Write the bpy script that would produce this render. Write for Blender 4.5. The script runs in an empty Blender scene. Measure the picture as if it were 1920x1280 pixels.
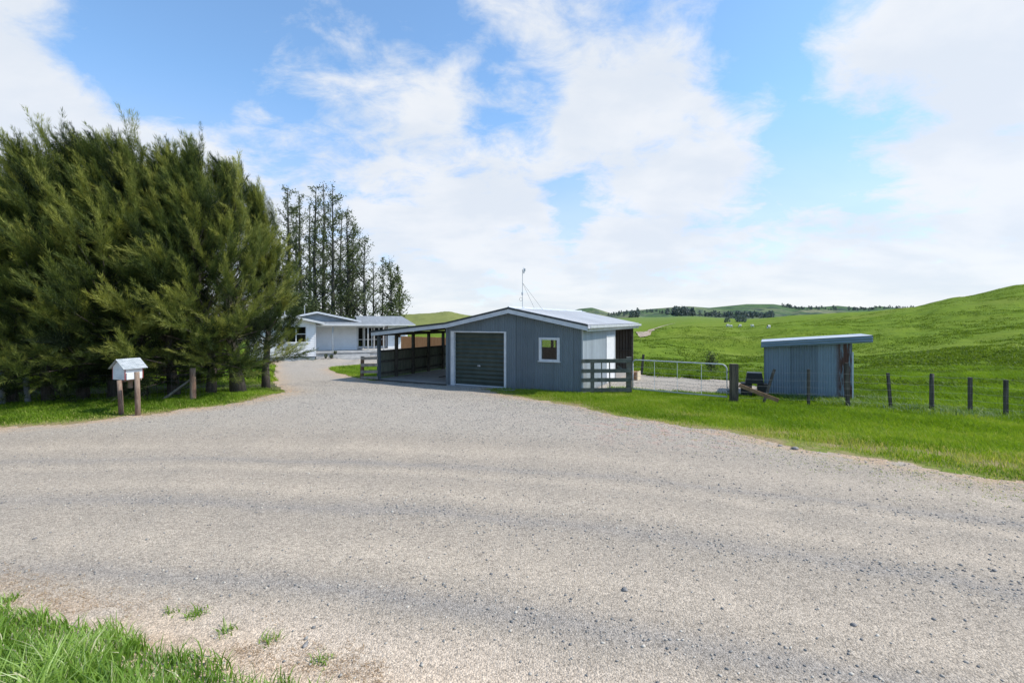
import bpy, math, random
import numpy as np
from mathutils import Vector
R = math.radians
rng = np.random.default_rng(7)
random.seed(7)
scene = bpy.context.scene
C = scene.collection

# ------------------------------------------------------------------ constants
CAM_H, F, CX, HY = 2.64, 900.0, 960.0, 600.0
AZ = R(26)                       # depth direction of the garage, clockwise from +Y
SUN_AZ, SUN_EL = R(93), R(49)
ROAD_C = (-5.0, -16.0)           # centre of the road bend

# ------------------------------------------------------------------ numeric noise
def _h(ix, iy, seed):
    v = np.sin(ix * 127.1 + iy * 311.7 + seed * 74.7) * 43758.5453
    return v - np.floor(v)
def vnoise(x, y, seed=0):
    ix, iy = np.floor(x), np.floor(y)
    fx, fy = x - ix, y - iy
    fx = fx * fx * (3 - 2 * fx); fy = fy * fy * (3 - 2 * fy)
    a, b = _h(ix, iy, seed), _h(ix + 1, iy, seed)
    c, d = _h(ix, iy + 1, seed), _h(ix + 1, iy + 1, seed)
    return (a * (1 - fx) + b * fx) * (1 - fy) + (c * (1 - fx) + d * fx) * fy
def fbm(x, y, seed=0, o=4):
    s, a, t = 0.0, 0.5, 0.0
    for i in range(o):
        s = s + a * vnoise(x, y, seed + i * 3); t += a
        x, y, a = x * 2.03 + 5.1, y * 2.03 + 1.7, a * .5
    return s / t
def sstep(a, b, x):
    t = np.clip((x - a) / (b - a), 0, 1)
    return t * t * (3 - 2 * t)

# ------------------------------------------------------------------ terrain height
PXK = np.array([-900, 300, 640, 700, 760, 800, 840, 880, 930, 1080, 1200, 1300, 1400, 1500, 1600, 1700, 1800, 1920, 2200, 2700], float)
DK = np.array([22, 30, 45, 70, 110, 170, 260, 400, 650, 1000, 1600, 4000], float)
PY = np.array([
 [708, 690, 664, 640, 624, 614, 607, 602, 598, 600, 602, 601],
 [708, 690, 664, 640, 624, 614, 607, 602, 598, 600, 602, 601],
 [708, 690, 662, 638, 618, 602, 596, 597, 598, 600, 602, 601],
 [708, 689, 660, 634, 612, 594, 596, 597, 598, 600, 602, 601],
 [708, 688, 658, 630, 607, 590, 593, 596, 598, 600, 602, 601],
 [708, 687, 656, 627, 604, 588, 592, 596, 598, 600, 602, 601],
 [708, 686, 656, 627, 603, 584.5, 591, 596, 598, 600, 602, 601],
 [708, 686, 657, 630, 607, 592, 594, 597, 599, 600, 602, 601],
 [708, 687, 660, 636, 616, 602, 600, 600, 600, 600, 602, 601],
 [710, 692, 674, 650, 630, 617, 609, 603, 600, 599, 602, 601],
 [712, 696, 680, 656, 636, 623, 612, 603, 595, 599, 602, 601],
 [712, 698, 683, 656, 631, 613, 604, 597, 593, 599, 602, 601],
 [712, 699, 683, 655, 629, 612, 603, 598, 599, 601, 602, 601],
 [712, 699, 678, 645, 618, 601, 591, 592, 598, 601, 602, 601],
 [714, 699, 674, 638, 609, 592, 585, 589, 596, 601, 602, 601],
 [716, 695, 665, 624, 594, 578, 580, 586, 596, 601, 602, 601],
 [716, 690, 655, 612, 577, 557, 565, 580, 596, 601, 602, 601],
 [714, 688, 648, 598, 555, 533, 545, 572, 596, 601, 602, 601],
 [712, 680, 630, 570, 520, 492, 512, 556, 596, 601, 602, 601],
 [712, 678, 624, 560, 500, 470, 500, 550, 596, 601, 602, 601]], float)
def cub(t, p0, p1, p2, p3):
    return p1 + .5 * t * (p2 - p0 + t * (2 * p0 - 5 * p1 + 4 * p2 - p3 + t * (3 * (p1 - p2) + p3 - p0)))
def table(px, D):
    px = np.clip(px, PXK[0], PXK[-1] - 1e-3); lD = np.log(np.clip(D, DK[0], DK[-1] * .999)); K = np.log(DK)
    i = np.clip(np.searchsorted(PXK, px, side='right') - 1, 0, len(PXK) - 2)
    j = np.clip(np.searchsorted(K, lD, side='right') - 1, 0, len(DK) - 2)
    tx = (px - PXK[i]) / (PXK[i + 1] - PXK[i]); tx = tx * tx * (3 - 2 * tx) * .6 + tx * .4
    tj = (lD - K[j]) / (K[j + 1] - K[j])
    def row(ii):
        J = lambda k: np.clip(j + k, 0, len(DK) - 1)
        return cub(tj, PY[ii, J(-1)], PY[ii, J(0)], PY[ii, J(1)], PY[ii, J(2)])
    return row(i) * (1 - tx) + row(i + 1) * tx
def near(x, y):
    s = x * math.sin(AZ) + y * math.cos(AZ)
    h = .45 * (1 - sstep(8.5, 15.5, s))
    h = h - .55 * sstep(18, 31, s) * sstep(3, 9, -x)
    h = h + .10 * np.exp(-((s - 15.3) / 1.3) ** 2) * sstep(1.5, 4, x)
    return h
def terrain(x, y):
    x = np.asarray(x, float); y = np.asarray(y, float)
    R_ = np.hypot(x, y)
    D = np.maximum(y, .45 * R_)
    px = CX + F * x / np.maximum(D, .1)
    zt = CAM_H - (table(px, D) - HY) / F * np.maximum(D, DK[0])
    w = sstep(20, 33, D)
    lum = (fbm(x * .55, y * .55, 3, 3) - .5) * .5 * sstep(22, 40, D) * (1 - sstep(150, 300, D))
    lum = lum + (fbm(x * .06, y * .06, 11, 3) - .5) * 2.2 * sstep(40, 110, D) * (1 - sstep(140, 170, D)) + (fbm(x * .024 + 3, y * .03 + y * .0 + x * .01, 17, 3) - .5) * 6.0 * sstep(34, 80, D) * (1 - sstep(125, 172, D)) * sstep(.1, .35, x / np.maximum(D, 1))
    front = sstep(-.1, .15, y / np.maximum(R_, .01))
    z = near(x, y) * (1 - w) + (zt + lum) * w
    z = z + (fbm(x * 1.3, y * 1.3, 21, 3) - .5) * .05
    return z * front + near(x, y) * (1 - front)
def tz(x, y): return float(terrain(np.array([x]), np.array([y]))[0])
def pix(px, py, dmax=900):
    D = np.geomspace(1.5, dmax, 9000)
    X = (px - CX) / F * D; Z = CAM_H - (py - HY) / F * D
    k = np.nonzero(Z < terrain(X, D))[0]
    k = k[0] if len(k) else len(D) - 1
    return (float(X[k]), float(D[k]))
def at(px, D, py=None):
    return Vector(((px - CX) / F * D, D, CAM_H - ((py if py is not None else HY) - HY) / F * D))

# ------------------------------------------------------------------ object helpers
def tag(o, label=None, cat=None, group=None, kind=None):
    if label: o['label'] = label
    if cat: o['category'] = cat
    if group: o['group'] = group
    if kind: o['kind'] = kind
    return o
def empty(name, loc, rz=0.0, label=None, cat=None, group=None):
    o = bpy.data.objects.new(name, None); C.objects.link(o)
    o.location = loc; o.rotation_euler = (0, 0, rz); o.empty_display_size = .2
    return tag(o, label, cat, group)
def link(name, me, mat, parent=None):
    o = bpy.data.objects.new(name, me); C.objects.link(o)
    if mat is not None and not me.materials: me.materials.append(mat)
    if parent: o.parent = parent
    return o
def np_mesh(name, v, f, attrs=None, smooth=False):
    """v (n,3); f list of arrays (m,k) or one array"""
    me = bpy.data.meshes.new(name)
    fs = f if isinstance(f, list) else [f]
    fs = [np.asarray(q, np.int32) for q in fs if len(q)]
    me.vertices.add(len(v)); me.vertices.foreach_set('co', np.asarray(v, np.float32).ravel())
    loops = np.concatenate([q.ravel() for q in fs]); tot = np.concatenate([np.full(len(q), q.shape[1], np.int32) for q in fs])
    me.loops.add(len(loops)); me.loops.foreach_set('vertex_index', loops)
    me.polygons.add(len(tot))
    st = np.zeros(len(tot), np.int32); st[1:] = np.cumsum(tot)[:-1]
    me.polygons.foreach_set('loop_start', st)
    me.polygons.foreach_set('loop_total', tot)
    if smooth: me.polygons.foreach_set('use_smooth', np.ones(len(tot), bool))
    for k, a in (attrs or {}).items():
        at_ = me.attributes.new(k, 'FLOAT', 'POINT'); at_.data.foreach_set('value', np.asarray(a, np.float32))
    me.update(calc_edges=True)
    return me
class MB:
    def __init__(s): s.v = []; s.f = []
    def box(s, x0, x1, y0, y1, z0, z1):
        b = len(s.v)
        s.v += [(x0,y0,z0),(x1,y0,z0),(x1,y1,z0),(x0,y1,z0),(x0,y0,z1),(x1,y0,z1),(x1,y1,z1),(x0,y1,z1)]
        s.f += [tuple(b + i for i in q) for q in ((0,3,2,1),(4,5,6,7),(0,1,5,4),(1,2,6,5),(2,3,7,6),(3,0,4,7))]
        return s
    def beam(s, p, q, w, h, up=(0,0,1)):
        p, q, up = Vector(p), Vector(q), Vector(up)
        d = (q - p).normalized(); a = d.cross(up)
        if a.length < 1e-4: a = d.cross(Vector((1,0,0)))
        a.normalize(); u = a.cross(d).normalized(); a *= w / 2; u *= h / 2
        b = len(s.v)
        for c in (p, q): s.v += [tuple(c - a - u), tuple(c + a - u), tuple(c + a + u), tuple(c - a + u)]
        s.f += [tuple(b + i for i in k) for k in ((0,3,2,1),(4,5,6,7),(0,1,5,4),(1,2,6,5),(2,3,7,6),(3,0,4,7))]
        return s
    def tube(s, pts, rad, n=8, cap=True):
        pts = [Vector(p) for p in pts]
        if not hasattr(rad, '__len__'): rad = [rad] * len(pts)
        b = len(s.v); a = None
        for i, p in enumerate(pts):
            d = (pts[min(i + 1, len(pts) - 1)] - pts[max(i - 1, 0)]).normalized()
            if a is None:
                a = d.cross(Vector((.3, .2, 1)))
                if a.length < .05: a = d.cross(Vector((1, 0, 0)))
            a = (a - d * a.dot(d)).normalized(); u = d.cross(a)
            for k in range(n):
                t = 2 * math.pi * k / n
                s.v.append(tuple(p + (a * math.cos(t) + u * math.sin(t)) * rad[i]))
        for i in range(len(pts) - 1):
            for k in range(n):
                k2 = (k + 1) % n
                s.f.append((b + i*n + k, b + i*n + k2, b + (i+1)*n + k2, b + (i+1)*n + k))
        if cap:
            s.f.append(tuple(b + k for k in reversed(range(n)))); s.f.append(tuple(b + (len(pts)-1)*n + k for k in range(n)))
        return s
    def poly(s, pts):
        b = len(s.v); s.v += [tuple(p) for p in pts]; s.f.append(tuple(range(b, b + len(pts)))); return s
    def prism(s, poly, fn0, fn1):
        """poly of 2-D points mapped by two functions to the two end faces"""
        b = len(s.v); n = len(poly)
        s.v += [tuple(fn0(p)) for p in poly] + [tuple(fn1(p)) for p in poly]
        s.f.append(tuple(reversed(range(b, b + n)))); s.f.append(tuple(range(b + n, b + 2 * n)))
        for i in range(n):
            j = (i + 1) % n; s.f.append((b + i, b + j, b + n + j, b + n + i))
        return s
    def corr(s, u0, u1, lo, hi, put, pitch=.076, amp=.015, k=4, rows=1):
        """corrugated sheet: u across the ribs, lo(u)..hi(u) along them, put(u, offset, w) -> xyz"""
        n = max(2, int(round((u1 - u0) / pitch * k))); b = len(s.v)
        for i in range(n + 1):
            u = u0 + (u1 - u0) * i / n; off = amp * math.cos(2 * math.pi * u / pitch)
            for r in range(rows + 1):
                s.v.append(tuple(put(u, off, lo(u) + (hi(u) - lo(u)) * r / rows)))
        for i in range(n):
            for r in range(rows):
                a = b + i * (rows + 1) + r
                s.f.append((a, a + rows + 1, a + rows + 2, a + 1))
        return s
    def boards(s, u0, u1, z0, z1, put, course=.17, lap=.03):
        """lapped weatherboards"""
        b0 = int(math.floor(z0 / course)); z = z0
        while z < z1 - 1e-4:
            t = min((math.floor(z / course + 1e-5) + 1) * course, z1)
            fr = (z - math.floor(z / course + 1e-5) * course) / course
            ft = fr + (t - z) / course
            o0, o1 = lap * (1 - fr) + .002, lap * (1 - ft) + .002
            b = len(s.v)
            s.v += [tuple(put(u0, o0, z)), tuple(put(u1, o0, z)), tuple(put(u1, o1, t)), tuple(put(u0, o1, t)), tuple(put(u0, 0, z)), tuple(put(u1, 0, z))]
            s.f += [(b, b+1, b+2, b+3), (b+4, b+5, b+1, b)]
            z = t
        return s
    def build(s, name, mat, parent=None, smooth=False):
        me = bpy.data.meshes.new(name); me.from_pydata(s.v, [], s.f)
        if smooth: me.polygons.foreach_set('use_smooth', np.ones(len(me.polygons), bool))
        me.update()
        return link(name, me, mat, parent)
def copy_tree(o, parent=None):
    c = o.copy(); C.objects.link(c); c.parent = parent
    for ch in list(o.children): copy_tree(ch, c)
    return c

# ------------------------------------------------------------------ material helpers
class NT:
    def __init__(s, name):
        s.m = bpy.data.materials.new(name); s.m.use_nodes = True; s.t = s.m.node_tree
        s.t.nodes.clear(); s.out = s.t.nodes.new('ShaderNodeOutputMaterial')
    def n(s, ty, **kw):
        nd = s.t.nodes.new('ShaderNode' + ty)
        for k, v in kw.items():
            if hasattr(nd, k) and not k[0].isupper(): setattr(nd, k, v)
        return nd
    def set(s, sock, v):
        if isinstance(v, bpy.types.NodeSocket): s.t.links.new(v, sock)
        elif isinstance(v, (tuple, list)) and sock.type == 'RGBA' and len(v) == 3: sock.default_value = (*v, 1)
        else: sock.default_value = v
    def math(s, op, a, b=0.0, clamp=False):
        m = s.n('Math', operation=op); m.use_clamp = clamp; s.set(m.inputs[0], a); s.set(m.inputs[1], b); return m.outputs[0]
    def vmath(s, op, a, b=(0,0,0)):
        m = s.n('VectorMath', operation=op); s.set(m.inputs[0], a); s.set(m.inputs[1], b); return m
    def mix(s, f, a, b, mode='MIX'):
        m = s.n('Mix'); m.data_type = 'RGBA'; m.blend_type = mode
        s.set(m.inputs[0], f); s.set(m.inputs[6], a); s.set(m.inputs[7], b); return m.outputs[2]
    def ramp(s, f, stops, interp='LINEAR'):
        r = s.n('ValToRGB'); r.color_ramp.interpolation = interp; e = r.color_ramp.elements
        while len(e) < len(stops): e.new(.5)
        for i, (p, c) in enumerate(stops):
            e[i].position = p; e[i].color = (*c, 1) if isinstance(c, (tuple, list)) else (c, c, c, 1)
        s.set(r.inputs[0], f); return r.outputs[0]
    def mr(s, v, a, b, c=0.0, d=1.0):
        m = s.n('MapRange'); m.interpolation_type = 'SMOOTHSTEP'
        for i, q in enumerate((v, a, b, c, d)): s.set(m.inputs[i], q)
        return m.outputs[0]
    def noise(s, vec, scale, detail=4, rough=.55, dist=0.0):
        q = s.n('TexNoise'); s.set(q.inputs['Vector'], vec)
        for k, v in (('Scale', scale), ('Detail', detail), ('Roughness', rough), ('Distortion', dist)): q.inputs[k].default_value = v
        return q.outputs['Fac']
    def voro(s, vec, scale):
        q = s.n('TexVoronoi'); s.set(q.inputs['Vector'], vec); q.inputs['Scale'].default_value = scale; return q
    def pos(s): return s.n('NewGeometry').outputs['Position']
    def obj(s): return s.n('TexCoord').outputs['Object']
    def scale(s, vec, k):
        m = s.n('Mapping'); s.set(m.inputs['Vector'], vec); m.inputs['Scale'].default_value = k; return m.outputs[0]
    def attr(s, k): a = s.n('Attribute'); a.attribute_name = k; return a.outputs['Fac']
    def bump(s, h, strength=.3, dist=.02):
        b = s.n('Bump'); b.inputs['Strength'].default_value = strength; b.inputs['Distance'].default_value = dist
        s.set(b.inputs['Height'], h); return b.outputs[0]
    def bsdf(s, col, rough=.8, metal=0.0, normal=None, spec=.3):
        p = s.n('BsdfPrincipled'); s.set(p.inputs['Base Color'], col); s.set(p.inputs['Roughness'], rough)
        p.inputs['Metallic'].default_value = metal; p.inputs['Specular IOR Level'].default_value = spec
        if normal: s.set(p.inputs['Normal'], normal)
        return p.outputs[0]
    def done(s, sh): s.t.links.new(sh, s.out.inputs[0]); return s.m

def simple(name, c1, c2, scale=6, rough=.75, stretch=(1,1,1), metal=0.0, bump=.15, spec=.3, dirt=None):
    """two-tone weathered surface"""
    t = NT(name); v = t.scale(t.obj(), stretch)
    a = t.noise(v, scale, 5, .6); b = t.noise(v, scale * 7, 3, .6)
    f = t.mr(t.math('ADD', t.math('MULTIPLY', a, .7), t.math('MULTIPLY', b, .3)), .35, .65)
    col = t.mix(f, c1, c2)
    if dirt:
        col = t.mix(t.mr(t.noise(v, scale * .6, 6, .7), .55, .75, 0, .8), col, dirt)
    return t.done(t.bsdf(col, rough, metal, t.bump(b, bump, .01), spec))

def iron(name, c, axis=0, sheet=.76, var=.22, rust=None, rust_from=None, rust_t=(.50, .62), rough=.5, streak=(0,0,0)):
    t = NT(name); o = t.obj(); sp = t.n('SeparateXYZ'); t.set(sp.inputs[0], o)
    u = sp.outputs[axis]
    cell = t.math('FLOOR', t.math('DIVIDE', u, sheet))
    wn = t.n('TexWhiteNoise'); wn.noise_dimensions = '1D'; t.set(wn.inputs['W'], cell)
    st = [9., 9., 9.]; st[2] = .5 
    nz = t.noise(t.scale(o, st), 1, 5, .65)
    n2 = t.noise(o, 2.2, 5, .6)
    k = t.math('ADD', t.math('MULTIPLY', t.math('SUBTRACT', wn.outputs[0], .5), var), t.math('MULTIPLY', t.math('SUBTRACT', nz, .5), .5))
    k = t.math('ADD', t.math('ADD', k, t.math('MULTIPLY', t.math('SUBTRACT', n2, .5), .3)), 1.0)
    br = t.n('CombineXYZ')
    for i in range(3): t.set(br.inputs[i], k)
    col = t.mix(1.0, c, br.outputs[0], 'MULTIPLY')
    seam = t.mr(t.math('ABSOLUTE', t.math('SUBTRACT', t.math('FRACT', t.math('DIVIDE', u, sheet)), .02)), 0, .022, .45, 1)
    sb = t.n('CombineXYZ')
    for i in range(3): t.set(sb.inputs[i], t.math('ADD', t.math('MULTIPLY', seam, .55), .45))
    col = t.mix(1.0, col, sb.outputs[0], 'MULTIPLY')
    spz = sp.outputs[2]; mud = t.math('MULTIPLY', t.mr(spz, .38, .0), t.mr(t.noise(o, 5, 5, .7), .35, .7)); col = t.mix(t.math('MULTIPLY', mud, .6), col, (.20, .17, .13))
    col = t.mix(t.mr(t.noise(t.scale(o, (1.2, 1.2, .5)), 1.1, 6, .7), .52, .75, 0, .35), col, (.24, .27, .28))
    if rust:
        m = t.mr(t.noise(t.scale(o, (7., 7., .9)), 1, 6, .7), *rust_t)
        if rust_from is not None: m = t.math('MULTIPLY', m, t.mr(u, rust_from, rust_from + .25))
        col = t.mix(m, col, rust)
    return t.done(t.bsdf(col, rough, 0.0, t.bump(n2, .1, .01), .4))

M = {}
M['iron_blue'] = iron('painted corrugated iron', (.136, .172, .196), var=.18)
M['iron_shed'] = iron('shed corrugated iron', (.165, .215, .250), sheet=.78, var=.5, rust=(.085, .035, .024), rust_from=1.98, rust_t=(.40, .50))
M['iron_side'] = iron('sunlit corrugated iron', (.40, .435, .455), axis=1, sheet=.24, var=.14)  # paler copy of the wall iron, sunlight put into its colour
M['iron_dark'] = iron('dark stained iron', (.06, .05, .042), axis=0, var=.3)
M['white'] = simple('white paint', (.58, .59, .60), (.70, .70, .70), 3, .5, bump=.05)
M['trim'] = simple('aged white trim', (.50, .53, .55), (.64, .66, .67), 4, .55, bump=.05)
M['board'] = simple('white weatherboard', (.70, .705, .71), (.78, .785, .79), 1.5, .55, bump=.03)
M['gablegrey'] = simple('grey gable paint', (.25, .28, .30), (.32, .35, .37), 2, .6)
M['deck'] = simple('pale deck paint', (.36, .355, .34), (.50, .49, .47), 3, .7)
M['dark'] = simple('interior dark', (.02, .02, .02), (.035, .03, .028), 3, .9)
M['flash'] = simple('dark flashing', (.035, .045, .05), (.06, .07, .075), 5, .5)
M['fascia'] = simple('pale fascia', (.48, .52, .56), (.60, .63, .66), 4, .6)
M['galv'] = simple('galvanised steel', (.36, .38, .40), (.52, .54, .56), 8, .42, bump=.05, spec=.5)
M['wire'] = simple('fence wire', (.16, .17, .17), (.30, .30, .30), 8, .5)
M['oldwire'] = simple('old fence wire', (.07, .065, .06), (.14, .13, .12), 8, .6)
M['galvroof'] = simple('pale galvanised roofing', (.44, .47, .50), (.60, .62, .65), 1.5, .45, spec=.5)
M['black'] = simple('black plastic', (.012, .012, .013), (.022, .021, .02), 8, .55)
M['concrete'] = simple('concrete slab', (.27, .25, .23), (.36, .34, .31), 1.5, .9, dirt=(.12, .10, .09))
M['timber'] = simple('grey weathered timber', (.14, .125, .10), (.25, .225, .185), 5, .9, (1, 1, 1), dirt=(.07, .075, .05))
M['timber_dark'] = simple('dark weathered timber', (.055, .05, .04), (.11, .10, .08), 5, .9, dirt=(.04, .05, .03))
M['rail'] = simple('mossy fence rail', (.085, .090, .072), (.155, .155, .125), 6, .9, dirt=(.15, .15, .12))
M['rail_pale'] = simple('bleached fence rail', (.24, .21, .17), (.40, .36, .31), 5, .9, dirt=(.13, .09, .06))
M['redpost'] = simple('red brown post', (.13, .075, .055), (.30, .225, .165), 4, .9, (2, 2, .35), bump=.5)
M['brownpost'] = simple('brown stained post', (.14, .09, .055), (.26, .17, .10), 4, .9, (3, 3, .4))
M['greypost'] = simple('silvered fence post', (.13, .135, .14), (.25, .25, .245), 5, .9, (3, 3, .4))
M['darkpost'] = simple('dark tanalised post', (.045, .04, .032), (.11, .10, .08), 5, .9, (3, 3, .4))
M['strainer'] = simple('old dark sawn post', (.045, .038, .03), (.13, .105, .075), 5, .9, (3, 3, .4))
M['carpost'] = simple('blue grey painted post', (.055, .075, .085), (.10, .12, .13), 5, .7)
M['paling'] = simple('aged paling boards', (.11, .12, .085), (.21, .21, .155), 3, .9, (6, 6, .5), dirt=(.07, .09, .05))
M['orange'] = simple('orange timber paling', (.40, .175, .068), (.52, .26, .115), 3, .85, (7, 7, .5))
M['plank'] = simple('rusty brown plank', (.20, .11, .06), (.34, .20, .11), 5, .9)
M['tan'] = simple('pale sawn timber', (.45, .36, .24), (.60, .50, .36), 5, .85)
M['rustred'] = simple('red painted edge', (.22, .04, .04), (.30, .06, .05), 5, .8)
M['blade'] = simple('letterbox roofing', (.24, .27, .285), (.46, .48, .49), 9, .4, (1, 4, 1), spec=.5)
M['bark'] = simple('dark conifer bark', (.05, .042, .035), (.12, .10, .085), 7, .95, (3, 3, .6), bump=.8)
M['bark2'] = simple('grey poplar bark', (.035, .034, .03), (.085, .08, .07), 3, .95, (3, 3, .4), bump=.5)
M['sheep'] = simple('sheep wool', (.55, .52, .46), (.72, .70, .64), 6, .95)
M['rock'] = simple('grey stone', (.14, .135, .13), (.34, .32, .30), 9, .9, bump=.4)
M['dish'] = simple('antenna grey', (.36, .38, .40), (.46, .48, .50), 6, .5)

def roof_mat():
    t = NT('old galvanised roof'); o = t.obj()
    col = t.mix(t.mr(t.noise(t.scale(o, (.35, 5., 1.)), 1.6, 5, .6), .35, .65), (.40, .405, .41), (.54, .54, .535))
    m = t.mr(t.noise(t.scale(o, (.5, 2.2, 1.)), 1.3, 7, .75), .55, .75, 0, .6)
    col = t.mix(m, col, (.32, .20, .155))
    return t.done(t.bsdf(col, .5, 0, None, .4))
M['roof'] = roof_mat()

def roller_mat():
    t = NT('dark green roller door'); o = t.obj()
    n = t.noise(t.scale(o, (1., 1., 1.)), 2.5, 5, .6)
    col = t.mix(t.mr(n, .3, .7), (.040, .053, .042), (.062, .076, .059))
    col = t.mix(t.mr(t.noise(o, 9, 6, .7), .62, .72, 0, .35), col, (.14, .15, .13))
    return t.done(t.bsdf(col, .5, 0, None, .4))
M['roller'] = roller_mat()

def glass_mat(name, tint, transp):
    t = NT(name)
    a = t.n('BsdfTransparent'); a.inputs[0].default_value = (*tint, 1)
    g = t.n('BsdfGlossy'); g.inputs['Roughness'].default_value = .03; g.inputs[0].default_value = (.9, .9, .9, 1)
    fr = t.n('Fresnel'); fr.inputs[0].default_value = 1.5
    m = t.n('MixShader'); t.set(m.inputs[0], t.math('MULTIPLY', fr.outputs[0], .7)); t.set(m.inputs[1], a.outputs[0]); t.set(m.inputs[2], g.outputs[0])
    return t.done(m.outputs[0])
M['glass'] = glass_mat('window glass', (.82, .84, .84), 1)

def leafmat(name, stops, trans=.25, rough=.6, spec=.25):
    t = NT(name)
    a = t.attr('tint'); col = t.ramp(a, stops)
    d = t.bsdf(col, rough, 0, None, spec)
    tr = t.n('BsdfTranslucent'); t.set(tr.inputs[0], t.mix(1.0, col, (1.25, 1.25, .7), 'MULTIPLY'))
    m = t.n('MixShader'); m.inputs[0].default_value = trans; t.set(m.inputs[1], d); t.set(m.inputs[2], tr.outputs[0])
    return t.done(m.outputs[0])
M['needles'] = leafmat('conifer needles', [(0, (.009, .018, .008)), (.32, (.039, .062, .017)), (.62, (.120, .152, .034)), (1, (.32, .33, .078))], .32)  # ramp ends stretched to put highlights and dark gaps into the needles
M['leaves'] = leafmat('sparse poplar leaves', [(0, (.045, .060, .026)), (.6, (.105, .13, .055)), (1, (.17, .20, .075))], .35)
M['bush'] = leafmat('undergrowth leaves', [(0, (.05, .10, .012)), (.6, (.10, .20, .02)), (1, (.20, .32, .04))], .4)
M['grass'] = leafmat('verge grass blades', [(0, (.055, .100, .006)), (.4, (.142, .240, .010)), (.75, (.235, .345, .020)), (.9, (.32, .37, .06)), (1, (.50, .42, .18))], .4)
M['grassfg'] = leafmat('long grass blades', [(0, (.08, .17, .014)), (.4, (.175, .30, .035)), (.75, (.29, .43, .08)), (.92, (.42, .55, .20)), (1, (.60, .56, .36))], .4, .4, .5)
M['tuft'] = leafmat('paddock tufts', [(0, (.045, .082, .009)), (.5, (.108, .170, .012)), (1, (.185, .250, .022))], .35)
M['farwood'] = leafmat('distant pines', [(0, (.085, .115, .112)), (1, (.145, .175, .150))], .1)  # lightened and blued, distance haze put into the leaf colour
M['silver'] = leafmat('silvery weeds', [(0, (.10, .17, .05)), (.6, (.22, .30, .12)), (1, (.42, .46, .30))], .35)
M['deadstem'] = leafmat('dry weeds', [(0, (.27, .17, .10)), (1, (.46, .34, .21))], .2)

def gravel_mat():
    t = NT('gravel'); p = t.pos()
    flat = t.vmath('MULTIPLY', p, (1, 1, 0)).outputs[0]
    r = t.vmath('DISTANCE', flat, (ROAD_C[0], ROAD_C[1], 0)).outputs['Value']
    n1 = t.noise(p, .45, 4, .55); n2 = t.noise(p, 2.3, 5, .6); n3 = t.noise(p, .12, 3, .5)
    rr = t.math('ADD', r, t.math('ADD', t.math('MULTIPLY', t.math('SUBTRACT', n1, .5), .5), t.math('MULTIPLY', t.math('SUBTRACT', n2, .5), .18)))
    rr = t.math('DIVIDE', t.math('SUBTRACT', rr, 19.0), 9.0, True)
    S = lambda v: (v - 19.0) / 9.0
    be, gr, mid, lt = (.372, .312, .242), (.282, .250, .214), (.342, .290, .228), (.432, .360, .276)
    band = t.ramp(rr, [(S(19.2), (.60, .475, .35)), (S(19.7), (.49, .40, .305)), (S(19.98), be), (S(20.22), gr), (S(20.45), be), (S(20.75), lt), (S(21.2), be), (S(21.62), mid), (S(21.82), gr), (S(22.08), mid), (S(22.35), lt), (S(22.7), be), (S(22.95), mid), (S(23.2), lt),
                       (S(23.4), mid), (S(23.55), gr), (S(23.75), mid), (S(24.05), be), (S(24.35), lt), (S(24.75), be), (S(25.1), mid), (S(26.0), (.368, .322, .262)), (1, (.368, .328, .276))])
    band = t.mix(t.mr(n3, .36, .64, 0, .55), band, (.362, .308, .244))
    # pink gravel near the verge, sandy dust in patches
    pk = t.math('MULTIPLY', t.mr(t.vmath('DISTANCE', flat, (3.3, 10.0, 0)).outputs['Value'], 2.6, .6), t.mr(t.noise(p, 3.2, 5, .7), .48, .66))
    band = t.mix(t.math('MULTIPLY', pk, .7), band, (.44, .25, .19))
    sp = t.attr('soil')
    band = t.mix(t.math('MULTIPLY', sp, t.mr(t.noise(p, 2.4, 5, .7), .30, .58)), band, (.44, .315, .205))
    # stones: three sizes of random cells
    v1, v2, v3 = t.voro(p, 30), t.voro(p, 75), t.voro(p, 170)
    def cellval(v):
        s_ = t.n('SeparateColor'); t.set(s_.inputs[0], v.outputs['Color']); return s_.outputs[0]
    fine = t.noise(p, 210, 2, .7)
    k = t.math('ADD', t.math('MULTIPLY', t.math('SUBTRACT', cellval(v1), .5), .20), t.math('MULTIPLY', t.math('SUBTRACT', cellval(v2), .5), .50))
    k = t.math('ADD', k, t.math('MULTIPLY', t.math('SUBTRACT', cellval(v3), .5), .65))
    k = t.math('ADD', k, t.math('MULTIPLY', t.math('SUBTRACT', fine, .5), .5))
    lump = t.math('ADD', t.math('MULTIPLY', t.noise(p, 5.5, 6, .75), .55), t.math('MULTIPLY', t.noise(t.scale(p, (1., .6, 1.)), 17, 4, .75), .45))
    k = t.math('ADD', t.math('ADD', k, t.math('MULTIPLY', t.math('SUBTRACT', lump, .5), .32)), 1.0)
    cv = t.n('CombineXYZ')
    for i in range(3): t.set(cv.inputs[i], k)
    col = t.mix(1.0, band, cv.outputs[0], 'MULTIPLY')
    dk = t.mr(t.voro(p, 19).outputs['Distance'], .13, .05, 0, .7)
    col = t.mix(t.math('MULTIPLY', dk, t.mr(t.noise(p, 4, 3, .6), .5, .6)), col, (.10, .10, .10))
    h = t.math('ADD', t.math('MULTIPLY', v2.outputs['Distance'], -.5), t.math('ADD', t.math('MULTIPLY', v1.outputs['Distance'], -.4), t.math('MULTIPLY', n2, .12)))
    return t.done(t.bsdf(col, .92, 0, t.bump(h, .55, .03), .15))
M['gravel'] = gravel_mat()

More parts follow.
